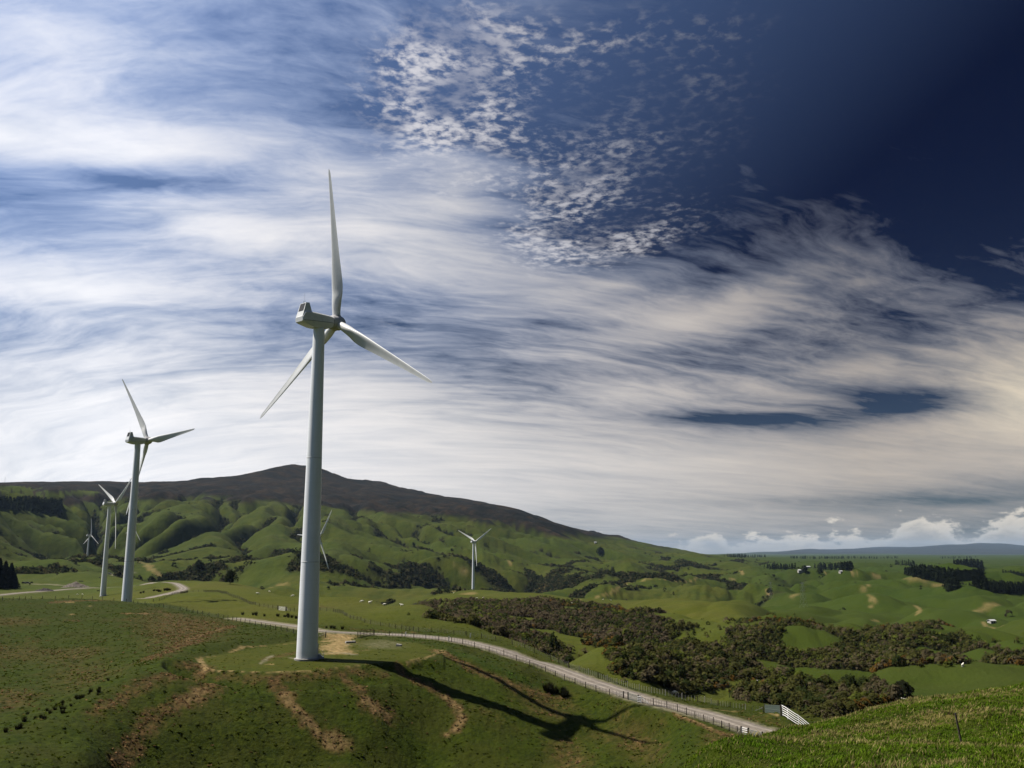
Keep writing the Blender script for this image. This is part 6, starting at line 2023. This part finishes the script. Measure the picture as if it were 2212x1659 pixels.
def car(u, v, r0, r1, rz, paint, label, cat):
    p = ground_at(u, v, r0, r1)
    root = empty('parked_car', p + Vector((0, 0, 0.02)), rz); tag(root, label, cat)
    prof = [(-2.2, 0.45), (-2.25, 0.85), (-2.0, 1.02), (-1.75, 1.72), (0.35, 1.72), (1.0, 1.08), (2.1, 0.98), (2.25, 0.7), (2.2, 0.42)]
    vs = [(x, -0.88, z) for x, z in prof] + [(x, 0.88, z) for x, z in prof]
    n = len(prof)
    fs = [tuple(range(n)), tuple(range(n, 2 * n))[::-1]] + [(i, i + n, (i + 1) % n + n, (i + 1) % n) for i in range(n)]
    mesh_obj('body', vs, [f[::-1] for f in fs], paint, root)
    for s in (-1, 1):
        y = s * 0.885
        mesh_obj('side_window', [(-1.6, y, 1.12), (-1.5, y, 1.6), (0.25, y, 1.6), (0.72, y, 1.12)], [(0, 1, 2, 3)], M_GLASS, root)
    mesh_obj('windscreen', [(0.42, -0.75, 1.67), (0.42, 0.75, 1.67), (0.97, 0.78, 1.13), (0.97, -0.78, 1.13)], [(0, 1, 2, 3)], M_GLASS, root)
    for x in (-1.4, 1.4):
        for s in (-1, 1):
            v_, f_ = lathe([(0.2, -0.12), (0.36, -0.12), (0.36, 0.12), (0.2, 0.12)], 18)
            mesh_obj('wheel', [(x + a[0], s * 0.80 + a[2], 0.36 + a[1]) for a in v_], f_, M_TYRE, root)
    return root


car(236.5, 1240, 1300, 2300, 0.2, M_CARP, 'tiny white vehicle on the far track just right of the third turbine tower', 'vehicle')
car(52, 1260.5, 900, 1600, 0.1, M_DCAR, 'dark vehicle beside the conifer clump, left one of two', 'vehicle')
car(60, 1260.5, 900, 1600, -0.1, M_DCAR, 'dark vehicle beside the conifer clump, right one of two', 'vehicle')


def heap(u, v, r0, r1, L, W, H, mat, label):
    rg = np.random.default_rng(int(u))
    p = ground_at(u, v, r0, r1)
    n, m = 40, 24
    vs, fs = [], []
    for i in range(n):
        for j in range(m):
            a, b = i / (n - 1) * 2 - 1, j / (m - 1) * 2 - 1
            rr = math.sqrt(a * a + b * b)
            x, y = a * L / 2, b * W / 2
            hh = H * max(0, 1 - rr) ** 0.8 * (1 + 0.5 * float(pnoise(np.array([a * 3 + u]), np.array([b * 3]), 5)[0])) + 0.12 * H * float(pnoise(np.array([a * 9]), np.array([b * 9 + u]), 6)[0]) * (rr < 1)
            vs.append((x, y, zat(p.x + x, p.y + y) - p.z + hh - 0.15))
    for i in range(n - 1):
        for j in range(m - 1):
            k = i * m + j; fs.append((k, k + m, k + m + 1, k + 1))
    o = mesh_obj('spoil_heap', vs, fs, mat, smooth_sh=True); o.location = p
    tag(o, label, 'heap')


heap(97, 1277, 800, 1300, 17, 8, 2.6, simple('purple_grey_spoil', (0.055, 0.046, 0.045), 1, 0.1, 0.4, 1.0, 0.5), 'dark purplish heap beside the gravel track at the far left')
heap(162, 1268, 850, 1500, 27, 12, 4.4, M_HEAP, 'grey gravel heap behind the dark purplish heap')


def pylon(u, v, r0, r1, h, label):
    p = ground_at(u, v, r0, r1)
    root = empty('power_pylon', p, 0.6); tag(root, label, 'pylon', 'power pylons on the hills')
    parts = []
    B, T_ = h * 0.11, h * 0.025
    lv = [0, 0.22, 0.42, 0.6, 0.78, 1.0]
    for sx, sy in ((1, 1), (1, -1), (-1, 1), (-1, -1)):
        parts.append(bar((sx * B, sy * B, -1), (sx * T_, sy * T_, h), 0.08, 4))
    for a, b in zip(lv[:-1], lv[1:]):
        wa, wb = B + (T_ - B) * a, B + (T_ - B) * b
        for (x0, y0, x1, y1) in ((-1, -1, 1, -1), (1, -1, 1, 1), (1, 1, -1, 1), (-1, 1, -1, -1)):
            parts.append(bar((x0 * wa, y0 * wa, a * h), (x1 * wb, y1 * wb, b * h), 0.04, 3)); parts.append(bar((x1 * wa, y1 * wa, a * h), (x0 * wb, y0 * wb, b * h), 0.04, 3))
    mesh_obj('lattice', *join(*parts), M_PYLON, root)
    for z, w in ((0.66, 0.2), (0.8, 0.24), (0.94, 0.17)):
        mesh_obj('crossarm', *join(bar((-w * h, 0, z * h), (w * h, 0, z * h), 0.12, 4), bar((-w * h, 0, z * h), (0, 0, z * h + 1.6), 0.08, 3), bar((w * h, 0, z * h), (0, 0, z * h + 1.6), 0.08, 3)), M_PYLON, root)


pylon(637, 1114, 2400, 4200, 26, 'faint lattice pylon on the slope left of the tall tower, under the mountain')
pylon(1666, 1294, 1000, 2200, 24, 'left one of two faint lattice pylons in the green valley at the right')
pylon(1736, 1312, 800, 2200, 24, 'right one of two faint lattice pylons in the green valley at the right')


def mast(u, v, h, label, r=0.5):
    D = crest_D(u)
    az, te = az_tan(u, v)
    best = max(((zat(r_ * sin(az), r_ * cos(az)) / r_, r_) for r_ in np.linspace(D - 900, D + 900, 90)))
    r_ = best[1]
    p = Vector((r_ * sin(az), r_ * cos(az), zat(r_ * sin(az), r_ * cos(az))))
    o = mesh_obj('radio_mast', *join(bar((0, 0, -3), (0, 0, h), r * 0.8, 6, r * 0.35), bar((-1.5, 0, h * 0.6), (1.5, 0, h * 0.6), r * 0.5, 5), bar((-1.2, 0, h * 0.82), (1.2, 0, h * 0.82), r * 0.5, 5)), M_STEEL)
    o.location = p; tag(o, label, 'mast', 'masts on the mountain ridge')


mast(643, 1011, 30, 'thin radio mast on the mountain summit just left of the tall tower')
mast(758, 1040, 14, 'short pale mast on the ridge right of the summit', 0.9)
mast(280, 1046, 18, 'small mast on the flat left ridge', 0.7)
mast(10, 1045, 22, 'small mast on the ridge at the left edge', 0.7)


# ================================================================== HAZE
def build_haze():
    m = bpy.data.materials.new('haze_air'); m.use_nodes = True
    m.node_tree.nodes.clear()
    t = NT(m.node_tree)
    out = t.new('ShaderNodeOutputMaterial'); pv = t.new('ShaderNodeVolumePrincipled')
    pv.inputs['Color'].default_value = (0.50, 0.70, 0.95, 1)
    pv.inputs['Density'].default_value = 1.3e-5
    pv.inputs['Anisotropy'].default_value = 0.0
    t.link(pv.outputs[0], out.inputs['Volume'])
    zlo = float(GZ.min()) - 1.0
    vs, fs = box(-48000, 48000, -48000, 48000, zlo, max(float(GZ.max()), TURBS[0].location.z + 110) + 30)
    o = mesh_obj('haze', vs, fs, m)
    tag(o, kind='stuff')


build_haze()
